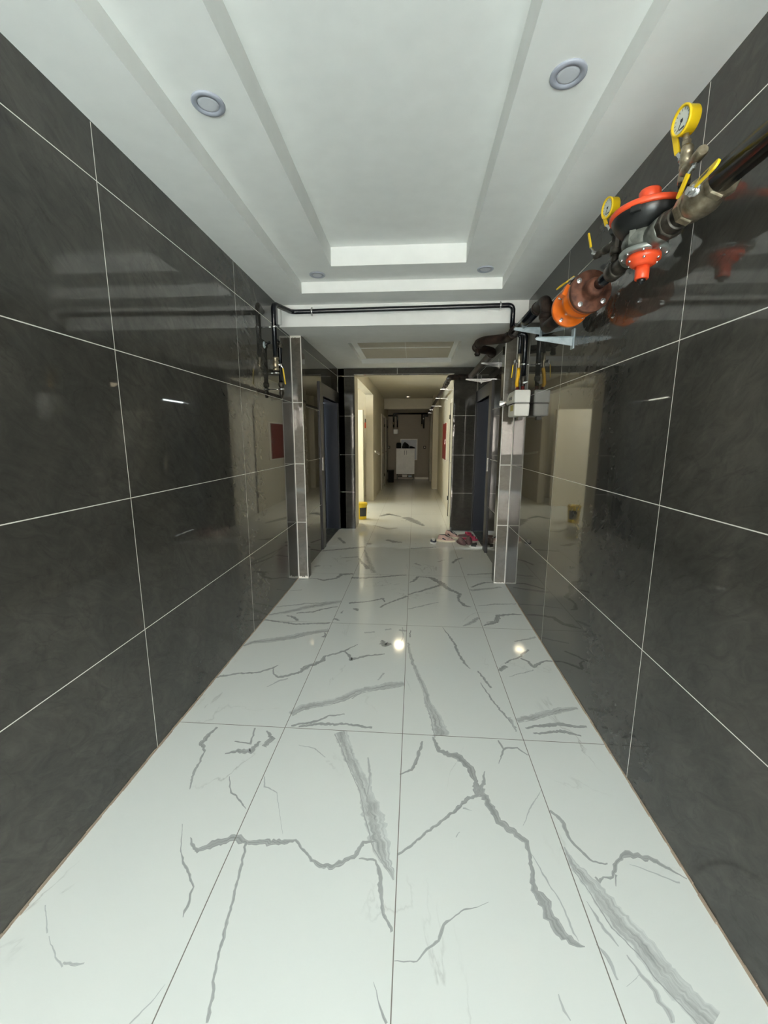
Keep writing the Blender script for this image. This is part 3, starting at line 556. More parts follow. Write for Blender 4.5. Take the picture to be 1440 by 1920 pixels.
# ---- lift doorways
def lift(n, x, sgn):
    r = bpy.data.objects.new(n, None); COL.objects.link(r); r.location = (x, (LO0+LO1)/2, 0); r['kind'] = 'structure'
    c = MB(); a, b = sorted((x+sgn*.018, x-sgn*.05)); y0 = LO0-.17
    ya, yb = sorted((0, 1))
    c.box(a, b, y0, LO0, 0, LOZ+.16); c.box(a, b, LO1, YE-.002, 0, LOZ+.16); c.box(a, b, LO0, LO1, LOZ, LOZ+.16)
    q, p = sorted((x-sgn*.002, x-sgn*.24)); v = MB(); v.box(q, p, LO1-.012, LO1, 0, LOZ); v.box(q, p, LO0, LO0+.012, 0, LOZ); v.build('door_reveal', 'lift_door', r)
    c.build('door_casing', 'lift_steel', r, .003)
    for k in range(2):
        d = MB(); q, p = sorted((x-sgn*.20, x-sgn*.24)); h = (LO1-LO0-.06)/2; y = LO0+.03+k*h
        d.box(q, p, y+.001, y+h-.001, .012, LOZ-.01); d.build('door_panel', 'lift_door', r, .002)
    s = MB(); q, p = sorted((x-sgn*.002, x-sgn*.2)); s.box(q, p, LO0+.001, LO1-.001, 0, .011); s.build('threshold', 'cast', r)
    d = MB(); q, p = sorted((x+sgn*.018, x+sgn*.022)); d.box(q, p, LO0-.11, LO0-.06, 1.05, 1.22); o = d.build('call_panel', 'steel', r)
lift('door_1', XL, 1); lift('door_2', XR, -1)
# ---- white flat door in the right wall of the inner corridor
def flat_door(n, x, sgn, y0, y1, h, hinge_y, knob_y):
    r = bpy.data.objects.new(n, None); COL.objects.link(r); r.location = (x, (y0+y1)/2, 0); r['kind'] = 'structure'
    fr = MB(); a, b = sorted((x, x+sgn*.02)); fr.box(a, b, y0-.07, y0, 0, h+.07); fr.box(a, b, y1, y1+.07, 0, h+.07); fr.box(a, b, y0, y1, h, h+.07)
    fr.build('door_frame', 'white_gloss', r, .003)
    d = MB(); a, b = sorted((x+sgn*.001, x+sgn*.012)); d.box(a, b, y0+.006, y1-.006, .008, h-.006); d.build('door_leaf', 'white_gloss', r)
    s = MB(); a, b = sorted((x+sgn*.012, x+sgn*.03)); yy = hinge_y; s.box(a, b, yy-.012, yy+.012, 0, h); s.build('edge_seal', 'black_rubber', r)
    for z in (.35, 1.85):
        g = MB(); g.cyl((x+sgn*.035, yy, z-.04), (x+sgn*.035, yy, z+.04), .012); g.build('hinge', 'black_rubber', r)
    k = MB(); k.cyl((x+sgn*.012, knob_y, 1.05), (x+sgn*.06, knob_y, 1.05), .01, 12); k.cyl((x+sgn*.055, knob_y, 1.05), (x+sgn*.055, knob_y+.11, 1.05), .009, 12); k.build('door_handle', 'steel', r)
flat_door('door_3', .68, -1, 6.95, 7.78, 2.1, 7.80, 7.05)
flat_door('door_4', -.95, 1, 11.9, 12.75, 2.08, 12.76, 12.0)
flat_door('door_5', -.95, 1, 13.35, 14.2, 2.08, 14.21, 13.45)
d = MB(); d.box(-2.05, -1.16, 10.58, 10.6, 0, 2.05); o = struct('door_6', d, 'white_gloss')
k = MB(); k.box(-1.235, -1.215, 10.55, 10.58, .95, 1.35); k.build('door_pull', 'black_rubber', o)
# ---- a strip of light skirting at the far wall
t = MB(); t.box(.04, .53, YF-.02, YF, .0, .07); struct('baseboard_end', t, 'white_gloss')
# ================================================================== THINGS
def compound(name, label, cat, loc, group=None): return thing(name, label, cat, loc, group)
# ---- recessed ceiling lamps (off; the inner corridor one has an added glow)
def lamp():
    r = thing('ceiling_lamp', '', 'ceiling light', (0, 0, 0), 'recessed round ceiling lamps')
    m = MB(); m.lathe((0,0,0), (0,0,-1), [(.060, -.002), (.060, .004), (.057, .007), (.040, .007), (.038, .002), (.038, 0)], 48); m.build('trim_ring', 'lamp_ring', r)
    m = MB(); m.lathe((0,0,0), (0,0,-1), [(.0375, -.002), (.0375, .004), (.03, .0055)], 48); m.build('diffuser', 'lamp_disc', r)
    return r
def copy_tree(o, parent=None):
    c = o.copy(); COL.objects.link(c); c.parent = parent
    if parent is not None: c.matrix_parent_inverse = o.matrix_parent_inverse.copy()
    for ch in [x for x in bpy.data.objects if x.parent == o]: copy_tree(ch, c)
    return c
L0 = lamp()
for i, (x, y, z, lb) in enumerate([(-.792*.992, 1.724, Z1, 'round lilac-rimmed recessed lamp, unlit, in the left step of the tray ceiling near the entrance'),
        (.513*.99, 1.69, Z1, 'round lilac-rimmed recessed lamp, unlit, in the right step of the tray ceiling above the gauges'),
        (-.757, 3.355, Z1, 'small-looking recessed lamp at the far left corner of the tray ceiling'),
        (.503, 3.335, Z1, 'small-looking recessed lamp at the far right corner of the tray ceiling'),
        (-.21, 12.4, Z3, 'recessed lamp with added glow in the dim inner corridor ceiling before the end beam')]):
    o = L0 if i == 0 else copy_tree(L0)
    o.location = (x, y, z); o['label'] = lb
    if i == 4: o['group'] = 'corridor lamp'
    if i == 4:
        o.scale = (1.3, 1.3, 3); dm = mat('added_glow_diffuser', (.7, .68, .6), .5)
        dm.node_tree.nodes['Principled BSDF'].inputs['Emission Color'].default_value = (1, .86, .62, 1); dm.node_tree.nodes['Principled BSDF'].inputs['Emission Strength'].default_value = 1.2  # glow added to an unlit lamp to brighten the far cabinet
        for ch in [q for q in bpy.data.objects if q.parent == o and q.name.startswith('diffuser')]:
            ch.data = ch.data.copy(); ch.data.materials[0] = dm
PX, PZ = .812, 2.138
# ---- gas main: black inlet pipe
t = thing('gas_pipe', 'thick glossy black gas pipe entering at the upper right above the entrance', 'pipe', (PX, .4, PZ))
m = MB(); m.cyl((PX-.012, -2.6, PZ), (PX-.012, 1.285, PZ), .034, 32); m.build('pipe', 'black_pipe', t)
# ---- main ball valve with yellow lever
def lever(base, tip, wide, bendv, name, parent, lab=None, matn='yellow', th=.004, face=(1,0,0)):
    """flat lever: a steel neck that cranks out, then a plastic-covered blade"""
    a = Vector(base); b = Vector(tip); d = (b-a).normalized(); f = Vector(face).normalized(); s = d.cross(f).normalized()
    k = Vector(bendv); m = MB()
    p1 = a+d*.010+k*.2; p2 = a+d*.028+k
    m.obox((a+p1)/2, (d, s, f), (p1-a).length+.012, wide*.8, th)
    dd = (p2-p1).normalized(); ff = dd.cross(s); m.obox((p1+p2)/2, (dd, s, ff), (p2-p1).length+.004, wide*.6, th)
    o = m.build(name+'_neck' if False else 'lever_neck', 'steel', parent)
    m = MB(); e = b+k; m.obox((p2+e)/2, (d, s, f), (e-p2).length, wide, th*1.8); m.cyl(e-f*th*.9, e+f*th*.9, wide*.5, 16)
    h = m.build('lever_handle', matn, parent, .0015)
    if lab:
        m = MB(); c = p2*.55+e*.45-f*th*1.0
        m.obox(c, (d, s, f), (e-p2).length*.5, wide*.45, th*.15)
        # raised maker's lettering, too small to read in the photo, shown as short strokes
        m.build('lever_label', 'ink', h)
    return h
v = thing('ball_valve', 'large dull brass ball valve on the black inlet pipe, yellow lever with dark print', 'valve', (PX, 1.36, PZ))
m = MB(); m.lathe((PX, 1.29, PZ), (0, 1, 0), [(.040, 0), (.044, .004), (.044, .022), (.036, .026)], 8, 0, False)
m.lathe((PX, 1.315, PZ), (0, 1, 0), [(.033, 0), (.035, .01), (.046, .03), (.051, .055), (.049, .08), (.040, .1), (.034, .105)], 32)
m.lathe((PX, 1.418, PZ), (0, 1, 0), [(.042, 0), (.045, .004), (.045, .026), (.040, .03)], 8, 0, False); m.build('valve_body', 'brass', v, .001)
m = MB(); m.cyl((PX-.02, 1.342, PZ+.0), (.760, 1.342, PZ), .015, 16); m.cyl((.760, 1.342, PZ), (.748, 1.342, PZ), .011, 6); m.build('stem_nut', 'steel', v)
lever((.757, 1.338, PZ-.002), (.757, 1.246, PZ+.004), .028, (-.003, -.002, .002), 'lever', v, True, face=(.9, 0, -.44))
# ---- pipe pieces between valve, regulator and the flanges
t = thing('pipe_union', 'dark iron union between the brass ball valve and the regulator', 'pipe fitting', (PX, 1.5, PZ))
m = MB(); m.lathe((PX, 1.450, PZ), (0, 1, 0), [(.030, 0), (.030, .03), (.036, .032), (.037, .07), (.033, .074)], 32)
m.lathe((PX, 1.515, PZ), (0, 1, 0), [(.041, 0), (.044, .004), (.044, .026), (.04, .03)], 8, 0, False)
m.lathe((PX, 1.545, PZ), (0, 1, 0), [(.034, 0), (.036, .02), (.030, .05)], 32); m.build('union_body', 'dark_iron', t, .001)
m = MB(); m.cyl((PX-.005, 1.468, PZ+.02), (PX-.005, 1.468, PZ+.085), .013); m.lathe((PX-.005, 1.468, PZ+.075), (0,0,1), [(.017, 0), (.018, .012), (.015, .018)], 6, 0, False); m.build('riser_socket', 'dark_iron', t)
# ---- regulator
RX, RY = .806, 1.665
rg = thing('pressure_regulator', 'orange and grey gas pressure regulator with a wide disc top and hanging spring tube', 'regulator', (RX, RY, 2.01))
m = MB(); m.lathe((RX, RY, 0), (0,0,1), [(.034, 2.262), (.034, 2.304), (.030, 2.309), (.02, 2.309)], 32); m.build('spring_cap', 'red_orange', rg)
m = MB(); m.lathe((RX, RY, 0), (0,0,1), [(.100, 2.224), (.118, 2.225), (.120, 2.228), (.120, 2.238), (.116, 2.243), (.085, 2.254), (.05, 2.262), (.036, 2.266)], 64); m.build('top_cover', 'red_orange', rg)
m = MB(); m.lathe((RX, RY, 0), (0,0,1), [(.060, 2.165), (.085, 2.178), (.104, 2.198), (.110, 2.212), (.113, 2.224)], 64)
for k in range(4):
    a = math.pi/4+k*math.pi/2; m.obox((RX+.108*math.cos(a), RY+.108*math.sin(a), 2.214), ((math.cos(a), math.sin(a), 0), (-math.sin(a), math.cos(a), 0), (0,0,1)), .024, .03, .018)
m.build('diaphragm_bowl', 'black_plastic', rg, .002)
m = MB(); m.lathe((RX, RY, 0), (0,0,1), [(.058, 2.118), (.070, 2.126), (.074, 2.145), (.068, 2.165), (.055, 2.185)], 48)
m.lathe((RX, RY-.125, PZ), (0, 1, 0), [(.036, 0), (.040, .004), (.040, .03), (.038, .08)], 24); m.lathe((RX, RY+.04, PZ), (0, 1, 0), [(.036, 0), (.034, .06), (.036, .07), (.034, .075)], 24)
m.obox((RX-.058, RY-.03, 2.152), ((0,0,1), (.7,.7,0), (-.7,.7,0)), .05, .012, .02); m.build('valve_body', 'cast', rg)
m = MB(); m.lathe((RX, RY, 0), (0,0,1), [(.070, 2.100), (.077, 2.101), (.079, 2.104), (.079, 2.113), (.074, 2.118), (.06, 2.119)], 48); m.build('lower_flange', 'dull_alu', rg)
m = MB(); m.lathe((RX, RY, 0), (0,0,1), [(.030, 2.064), (.040, 2.070), (.044, 2.080), (.054, 2.083), (.055, 2.092), (.054, 2.101)], 48); m.build('lower_cover', 'red_orange', rg)
m = MB(); m.lathe((RX, RY, 0), (0,0,1), [(.021, 2.022), (.0225, 2.024), (.0235, 2.068)], 32); m.build('spring_tube', 'red_orange', rg)
m = MB(); m.lathe((RX, RY, 0), (0,0,1), [(.006, 2.006), (.008, 2.012), (.014, 2.014), (.014, 2.024)], 24); m.build('adjusting_screw', 'black_plastic', rg)
for rr, z, n, ph in ((.068, 2.0975, 8, .3), (.0495, 2.080, 6, .1)):
    for k in range(n):
        a = ph+2*math.pi*k/n; m = MB(); m.lathe((RX+rr*math.cos(a), RY+rr*math.sin(a), z+.004), (0,0,-1), [(.0052, 0), (.0052, .005), (.003, .0075)], 10); m.build('bolt', 'steel', rg)
# ---- nipple and black pipe to the rusty flange
t = thing('pipe_nipple', 'dark iron nipple between the regulator and the rusty flange', 'pipe fitting', (PX, 1.85, PZ))
m = MB(); m.cyl((PX, 1.74, PZ), (PX, 1.90, PZ), .027, 28); m.lathe((PX, 1.755, PZ), (0,1,0), [(.034, 0), (.036, .003), (.036, .03), (.034, .033)], 28)
m.lathe((PX, 1.875, PZ), (0,1,0), [(.030, 0), (.034, .003), (.034, .055), (.030, .058)], 28); m.build('nipple_body', 'dark_iron', t)
m = MB(); m.cyl((PX, 1.93, PZ), (PX, 2.08, PZ), .0235, 28); m.build('black_tail', 'black_pipe', t)
m = MB(); m.cyl((PX-.004, 1.90, PZ+.02), (PX-.004, 1.90, PZ+.075), .014); m.lathe((PX-.004, 1.90, PZ+.06), (0,0,1), [(.020, 0), (.022, .01), (.02, .03)], 24)
m.cyl((PX-.004, 1.895, PZ+.08), (PX-.004, 1.895, PZ+.115), .018, 8); m.build('riser_tee', 'dark_iron', t)
def bolts(parent, cx, cz, y, rr, n, ph, d=-1, hid=()):
    for k in range(n):
        if k in hid: continue
        a = ph+2*math.pi*k/n; x, z = cx+rr*math.cos(a), cz+rr*math.sin(a)
        m = MB(); m.lathe((x, y, z), (0, d, 0), [(.0115, 0), (.0115, .002)], 16); m.lathe((x, y+d*.002, z), (0, d, 0), [(.0095, 0), (.0095, .007), (.008, .009)], 6, 0, False)
        m.lathe((x, y+d*.010, z), (0, d, 0), [(.0045, 0), (.0045, .006)], 10); m.build('bolt', 'steel', parent)
FR = .092
fz, fx = PZ-.006, .806
t = thing('pipe_flange', 'rust-brown round pipe flange with bright bolts', 'flange', (fx, 2.12, fz))
m = MB(); m.lathe((fx, 2.045, fz), (0,1,0), [(.026, 0), (.036, .004), (.042, .02), (.044, .055), (.050, .068), (FR-.003, .070), (FR, .073), (FR, .092)], 64); m.build('flange_disc', 'rust', t)
bolts(t, fx, fz, 2.115, .072, 4, math.pi/4+.12)
# ---- orange flanged filter / valve
t = thing('flanged_valve', 'orange flanged gas valve behind the rusty flange', 'valve', (fx, 2.3, fz))
m = MB(); m.lathe((fx, 2.138, fz), (0,1,0), [(FR-.002, 0), (FR-.001, .004), (FR-.001, .02), (.066, .026), (.062, .045), (.068, .06), (.084, .085), (.085, .11), (.070, .135), (.058, .17), (.056, .20), (.064, .222), (FR-.003, .228), (FR, .232), (FR, .252)], 64)
m.obox((fx-.06, 2.24, fz+.03), ((.9, 0, -.45), (0,1,0), (.45, 0, .9)), .06, .05, .05); m.build('valve_body', 'orange', t)
m = MB()
for y in (2.17, 2.20): m.lathe((fx, y, fz), (0,1,0), [(.070, 0), (.0735, .002), (.0735, .007), (.070, .009)], 48)
m.build('body_rib', 'orange', t)
bolts(t, fx, fz, 2.366, .074, 4, math.pi/4+.12)
m = MB(); m.cyl((fx-.02, 2.27, fz+.07), (fx-.035, 2.27, fz+.105), .014, 12); m.build('stem_nut', 'dark_iron', t)
lever((fx-.035, 2.25, fz+.103), (fx-.050, 2.38, fz+.106), .050, (-.005, 0, .004), 'lever', t, True, face=(.6, 0, -.8))
m = MB(); m.lathe((fx, 2.392, fz), (0,1,0), [(.05, 0), (.05, .02), (.034, .05), (.033, .10)], 40); m.build('outlet_neck', 'black_pipe', t)
# ---- riser with elbows then the line under the ceiling beam
t = thing('gas_pipe', 'dark gas pipe that elbows up behind the orange valve and runs under the ceiling beam', 'pipe', (PX, 2.8, PZ))
m = MB(); m.tube([(PX, 2.47, PZ), (PX, 2.82, PZ), (PX, 2.82, 2.318), (PX, 3.12, 2.318)], .036, .075); m.build('elbow_pipe', 'brown_pipe', t)
m = MB(); m.cyl((PX, 3.02, 2.318), (PX, 3.62, 2.318), .037, 28); m.build('black_length', 'black_pipe', t)
for q, d in (((PX, 3.0, 2.318), (0,1,0)), ((PX, 2.82, 2.2), (0,0,1))):
    m = MB(); m.lathe(q, d, [(.037, 0), (.042, .003), (.042, .03), (.037, .033)], 28); m.build('weld_collar', 'brown_pipe', t)
LZ = 2.345
t = thing('gas_pipe', 'brown gas pipe that swings around the right pier and runs along the lobby wall', 'pipe', (.8, 5, LZ))
m = MB(); m.tube([(PX, 3.60, 2.325), (PX, 3.93, 2.335), (.600, 4.06, 2.345), (.600, 4.38, 2.345), (.80, 4.52, LZ), (.80, 6.30, LZ), (.505, 6.34, LZ), (.505, 6.56, LZ)], .040, .09); m.build('swan_bend', 'brown_pipe', t)
for p, d in (((PX, 3.66, 2.327), (0,1,.03)), ((.60, 4.16, 2.345), (0,1,0)), ((.60, 4.30, 2.345), (0,1,0)), ((.80, 4.62, LZ), (0,1,0)), ((.62, 6.325, LZ), (1,0,0))):
    m = MB(); m.lathe(p, d, [(.041, 0), (.046, .003), (.046, .035), (.041, .038)], 28); m.build('weld_collar', 'brown_pipe', t)
m = MB(); m.cyl((.59, 4.20, 2.300), (.59, 4.20, 2.24), .022, 16); m.cyl((.59, 4.20, 2.262), (.59, 4.20, 2.25), .028, 6); m.build('drain_plug', 'brown_pipe', t)
t = thing('gas_pipe', 'dark pipe running down the inner corridor above the white brackets', 'pipe', (.505, 10, LZ-.01))
m = MB(); m.tube([(.505, 6.56, LZ), (.505, 6.90, LZ-.01), (.475, 14.94, LZ-.01)], .034, .05); m.build('pipe', 'brown_pipe', t)
for y in (6.82, 7.15, 9.2):
    m = MB(); m.lathe((.505, y, LZ-.008), (0,1,0), [(.035, 0), (.042, .003), (.042, .05), (.035, .053)], 24); m.build('weld_collar', 'brown_pipe', t)
# ---- crossing pipe on the face of the beam
t = thing('gas_pipe', 'slim black pipe crossing the front of the white ceiling beam, with its left drop', 'pipe', (-.1, 3.72, 2.53))
m = MB(); m.tube([(-1.138, 3.44, 2.085), (-1.138, 3.44, 2.515), (-1.075, 3.735, 2.535), (.805, 3.735, 2.553), (.805, 3.735, 2.36)], .0195, .045); m.build('pipe', 'black_pipe', t)
for x in (-.898, .700):
    z = 2.5365+(x+.9)*.0095
    k = thing('pipe_clamp', 'chrome ring clamp near the %s end of the pipe on the beam' % ('left' if x < 0 else 'right'), 'pipe clamp', (x, 3.78, z), 'ring clamps on the beam pipe')
    m = MB(); m.lathe((x-.007, 3.735, z), (1,0,0), [(.020, 0), (.0235, 0), (.0235, .014), (.020, .014)], 28)
    m.obox((x, 3.735, z+.027), ((1,0,0), (0,1,0), (0,0,1)), .012, .006, .012); m.obox((x, 3.735, z-.029), ((1,0,0), (0,1,0), (0,0,1)), .012, .008, .018); m.build('ring', 'steel', k)
    m = MB(); m.cyl((x, 3.757, z), (x, 3.782, z), .004, 10); m.build('stud', 'steel', k)
# ---- left riser: valve and tail
t = thing('ball_valve', 'dull brass ball valve on the black riser at the left wall, slim lever hanging down', 'valve', (-1.138, 3.44, 2.05))
m = MB(); m.lathe((-1.138, 3.44, 2.005), (0,0,1), [(.022, 0), (.026, .003), (.026, .018), (.020, .022), (.024, .035), (.027, .05), (.024, .068), (.020, .08), (.026, .084), (.026, .100), (.022, .103)], 20); m.build('valve_body', 'brass', t)
m = MB(); m.cyl((-1.138, 3.44, 2.05), (-1.092, 3.44, 2.05), .009, 12); m.build('stem_nut', 'steel', t)
lever((-1.095, 3.44, 2.05), (-1.080, 3.45, 1.905), .016, (.012, 0, 0), 'lever', t, face=(1,0,0))
t = thing('gas_pipe', 'short black drop pipe with dull brass union beside the left pier', 'pipe', (-1.138, 3.56, 1.8))
m = MB(); m.tube([(-1.138, 3.44, 2.245), (-1.138, 3.56, 2.245), (-1.138, 3.56, 1.92)], .0175, .03); m.build('pipe', 'black_pipe', t)
m = MB(); m.lathe((-1.138, 3.56, 2.205), (0,0,1), [(.021, 0), (.025, .004), (.025, .03), (.020, .05)], 20); m.build('elbow_socket', 'dark_iron', t)
m = MB(); m.lathe((-1.138, 3.56, 1.80), (0,0,1), [(.012, 0), (.014, .02), (.020, .028), (.020, .05), (.015, .06), (.016, .085), (.024, .092), (.026, .112), (.024, .125)], 18); m.build('union', 'dark_iron', t)
for z, y in ((2.34, 3.44), (1.985, 3.44), (1.87, 3.56)):
    k = thing('pipe_clamp', {2.34: 'steel pipe clamp high on the left riser, rod to the dark tile', 1.985: 'steel pipe clamp just under the left brass valve', 1.87: 'lowest steel pipe clamp on the left drop pipe'}[z], 'pipe clamp', (XL, y, z), 'wall clamps on the left riser')
    m = MB(); m.lathe((-1.138, y, z-.006), (0,0,1), [(.0215, 0), (.0245, 0), (.0245, .012), (.0215, .012)], 24); m.build('ring', 'steel', k)
    m = MB(); m.cyl((XL, y, z), (-1.158, y, z), .0035, 10); m.build('rod', 'steel', k)
k = thing('wall_escutcheon', 'round pale cover plate on the left tiles behind the black riser', 'cover plate', (XL, 3.36, 2.19))
m = MB(); m.lathe((XL, 3.37, 2.19), (1,0,0), [(.026, 0), (.026, .002), (.020, .006), (.012, .008)], 32); m.build('plate', 'galv', k)
m = MB(); m.cyl((XL, 3.37, 2.19), (-1.165, 3.40, 2.215), .010, 14); m.build('stub', 'black_pipe', k)
# ---- small valves with gauges
def gauge_set(yr, zr, zg, yg, label_g, label_v, rg_=.037):
    g = thing('pressure_gauge', label_g, 'pressure gauge', (.800, yg, zg), 'yellow pressure gauges')
    n = Vector((-.985, -.15, -.05)).normalized(); c = Vector((.803, yg, zg)); b = c-n*.016
    m = MB(); m.lathe(b, n, [(rg_-.004, 0), (rg_, .002), (rg_, .030), (rg_+.002, .032), (rg_+.002, .038), (rg_-.004, .038), (rg_-.005, .032)], 48); m.build('case', 'yellow', g)
    m = MB(); m.lathe(b+n*.0315, n, [(rg_-.0045, 0), (rg_-.0045, .0015)], 48); dial = m.build('dial', 'glass', g)
    m = MB(); u = Vector((0,0,1)); u = (u-n*u.dot(n)).normalized(); w = n.cross(u); f = b+n*.0333
    for k in range(13):
        a = math.radians(-135+k*22.5); d = u*math.cos(a)+w*math.sin(a); m.obox(f+d*(rg_-.010), (d, n.cross(d), n), .006, .0012, .0006)
    d = u*math.cos(2.5)+w*math.sin(2.5); m.obox(f+d*.009, (d, n.cross(d), n), .030, .0024, .001); m.cyl(f, f+n*.002, .004, 12)
    m.obox(f-u*.020, (w, u, n), .018, .004, .0005); m.build('needle_and_scale', 'ink', dial)
    m = MB(); m.cyl((.803, yg, zg-rg_+.004), (.805, (yg+yr)/2, zg-rg_-.028), .0085, 16); m.lathe((.805, (yg+yr)/2, zg-rg_-.034), (0,0,1), [(.012, 0), (.013, .002), (.013, .012), (.012, .014)], 6, 0, False); m.build('stem', 'brass', g)
    return g
gauge_set(1.468, 2.25, 2.398, 1.482, 'nearer round yellow pressure gauge above the large brass valve', '')
gauge_set(1.93, 2.25, 2.402, 1.965, 'yellow pressure gauge behind the regulator disc, farther from the entrance', '', .037)
v = thing('ball_valve', 'small stacked brass valves under the nearer gauge, two yellow levers', 'valve', (.805, 1.468, 2.22))
m = MB(); m.lathe((.806, 1.468, 2.222), (0,0,1), [(.016, 0), (.018, .004), (.018, .030), (.014, .034)], 8, 0, False)
m.lathe((.805, 1.468, 2.256), (0,0,1), [(.013, 0), (.0165, .006), (.0165, .016), (.0145, .018), (.017, .024), (.017, .036), (.0145, .039), (.017, .044), (.017, .06), (.013, .068)], 20); m.build('valve_body', 'brass', v)
m = MB(); m.lathe((.800, 1.462, 2.247), (-.12,-1,0), [(.013, 0), (.016, .012), (.017, .035), (.012, .045), (.0115, .06), (.015, .066), (.015, .10), (.012, .106)], 20); m.build('test_branch', 'brass', v)
m = MB(); m.cyl((.800, 1.395, 2.243), (.784, 1.390, 2.238), .0095, 6); m.build('stem_nut', 'steel', v)
lever((.790, 1.388, 2.238), (.785, 1.436, 2.172), .013, (-.006, .002, .0), 'lever', v, face=(1, .3, 0))
m = MB(); m.cyl((.805, 1.47, 2.300), (.800, 1.495, 2.300), .006, 10); m.build('stem_nut', 'steel', v)
lever((.803, 1.49, 2.298), (.798, 1.522, 2.395), .017, (-.004, .006, 0), 'lever', v, face=(.9, .3, 0))
v = thing('ball_valve', 'small dark valve group between regulator and rusty flange, thin yellow lever standing up', 'valve', (.805, 1.91, 2.25))
m = MB(); m.lathe((.807, 1.905, 2.247), (0,0,1), [(.013, 0), (.016, .01), (.016, .03), (.012, .05), (.012, .068)], 18); m.build('valve_body', 'dark_iron', v)
m = MB(); m.lathe((.807, 1.905, 2.240), (-.3, 1, 0), [(.014, 0), (.014, .03), (.017, .034), (.017, .06), (.012, .066), (.012, .09), (.015, .092), (.015, .115)], 16); m.build('side_branch', 'dark_iron', v)
m = MB(); m.cyl((.775, 2.00, 2.244), (.752, 2.00, 2.25), .008, 6); m.build('stem_nut', 'steel', v)
lever((.757, 2.0, 2.248), (.755, 2.045, 2.340), .010, (-.006, 0, .0), 'lever', v, face=(1,0,0))
lever((.79, 1.935, 2.312), (.792, 1.985, 2.385), .014, (-.006, .006, 0), 'lever', v, face=(.9,.3,0))
# ---- galvanised wall brackets
def bracket(x_wall, y, z, ln, label, group, matn='galv', h=.05):
    r = thing('wall_bracket', label, 'bracket', (x_wall, y, z), group)
    m = MB(); x1 = x_wall-ln
    m.box(x1, x_wall-.004, y-.02, y+.02, z-.003, z, 0); m.build('arm_top', matn, r)
    m = MB(); m.plate([(x_wall-.004, y-.002, z-.003), (x1, y-.002, z-.003), (x1, y-.002, z-.014), (x_wall-.004, y-.002, z-h)], (0,1,0), .004); m.build('gusset', matn, r)
    m = MB(); m.box(x_wall-.006, x_wall, y-.022, y+.022, z-h-.018, z+.045); m.build('wall_plate', matn, r)
    return r
bracket(XR, 2.69, 2.06, .22, 'pale blue galvanised bracket under the orange valve, nearest of the row', 'galvanised brackets under the gas main')
bracket(XR, 3.38, 2.285, .20, 'galvanised bracket just before the right pier, behind the nearest one', 'galvanised brackets under the gas main')
bracket(XR, 4.95, LZ-.04, .20, 'galvanised bracket half hidden behind the right pier', 'galvanised brackets under the lobby pipe', 'steel')
bracket(XR, 6.22, LZ-.04, .22, 'galvanised bracket above the right lift door, near the lobby end wall', 'galvanised brackets under the lobby pipe', 'steel')
for i, (y, xw, lb) in enumerate([(7.35, .68, 'white-looking bracket in the inner corridor, closest to its mouth'), (8.95, .68, 'second bracket down the inner corridor, above the red cabinet side'), (11.0, .68, 'third bracket down the inner corridor, just before the pier'), (12.4, .53, 'bracket on the face of the inner corridor pier'), (13.9, .68, 'farthest bracket, in the shade by the corridor end')]):
    bracket(xw, y, LZ-.046, xw-.42 if xw < .6 else .25, lb, 'brackets of the inner corridor', 'steel', .03)
# ---- gas meter on the right with its pipes
g = thing('gas_meter', 'off-white box gas meter on the right wall before the pier, yellow side label', 'gas meter', (.87, 3.64, 1.64))
m = MB(); m.box(.806, .928, 3.50, 3.73, 1.640, 1.743); m.build('lower_case', 'meter', g, .012)
m = MB(); m.plate([(.802, 3.497, 1.744), (.802, 3.80, 1.744), (.802, 3.80, 1.80), (.802, 3.72, 1.842), (.802, 3.497, 1.848)], (1,0,0), .128); m.build('upper_case', 'meter', g, .012)
m = MB(); m.box(.8045, .930, 3.502, 3.735, 1.741, 1.7445); m.build('seam', 'ink', g)
m = MB(); m.box(.8042, .8062, 3.545, 3.64, 1.685, 1.730); m.build('side_label', 'label', g)
m = MB(); m.box(.8000, .8025, 3.56, 3.70, 1.768, 1.812); c = m.build('counter_window', 'white_gloss', g)
m = MB()
for k in range(5): m.box(.7992, .8002, 3.575+k*.022, 3.588+k*.022, 1.776, 1.80)
m.build('digit_wheel', 'lift_door', c)
m = MB(); m.cyl((.842, 3.60, 1.845), (.842, 3.60, 1.885), .013, 16); m.cyl((.886, 3.60, 1.845), (.886, 3.60, 1.885), .015, 16); m.build('connector', 'red', g)
m = MB(); m.box(.85, .885, 3.54, 3.60, 1.612, 1.641); m.build('bottom_plug', 'black_plastic', g)
t = thing('gas_pipe', 'black vertical pipe feeding the right gas meter from above', 'pipe', (.888, 3.60, 2.1))
m = MB(); m.tube([(.820, 3.60, 2.30), (.886, 3.60, 2.292), (.886, 3.60, 1.96)], .020, .03); m.build('pipe', 'black_pipe', t)
m = MB(); m.lathe((.886, 3.60, 1.885), (0,0,1), [(.015, 0), (.019, .006), (.016, .02), (.018, .04), (.024, .05), (.025, .075), (.021, .08)], 18); m.build('union', 'dark_iron', t)
m = MB(); m.cyl((.886, 3.58, 1.905), (.882, 3.545, 1.908), .009, 10); m.cyl((.882, 3.55, 1.908), (.91, 3.54, 1.915), .006, 8); m.build('seal_tap', 'steel', t)
t = thing('gas_pipe', 'thinner black pipe down to the yellow hose of the right meter', 'pipe', (.848, 3.60, 2.2))
m = MB(); m.tube([(.83, 3.60, 2.285), (.846, 3.60, 2.27), (.846, 3.60, 2.125)], .0125, .02); m.build('pipe', 'black_pipe', t)
v = thing('ball_valve', 'slim brass valve with thin yellow lever above the right gas meter', 'valve', (.846, 3.60, 2.07))
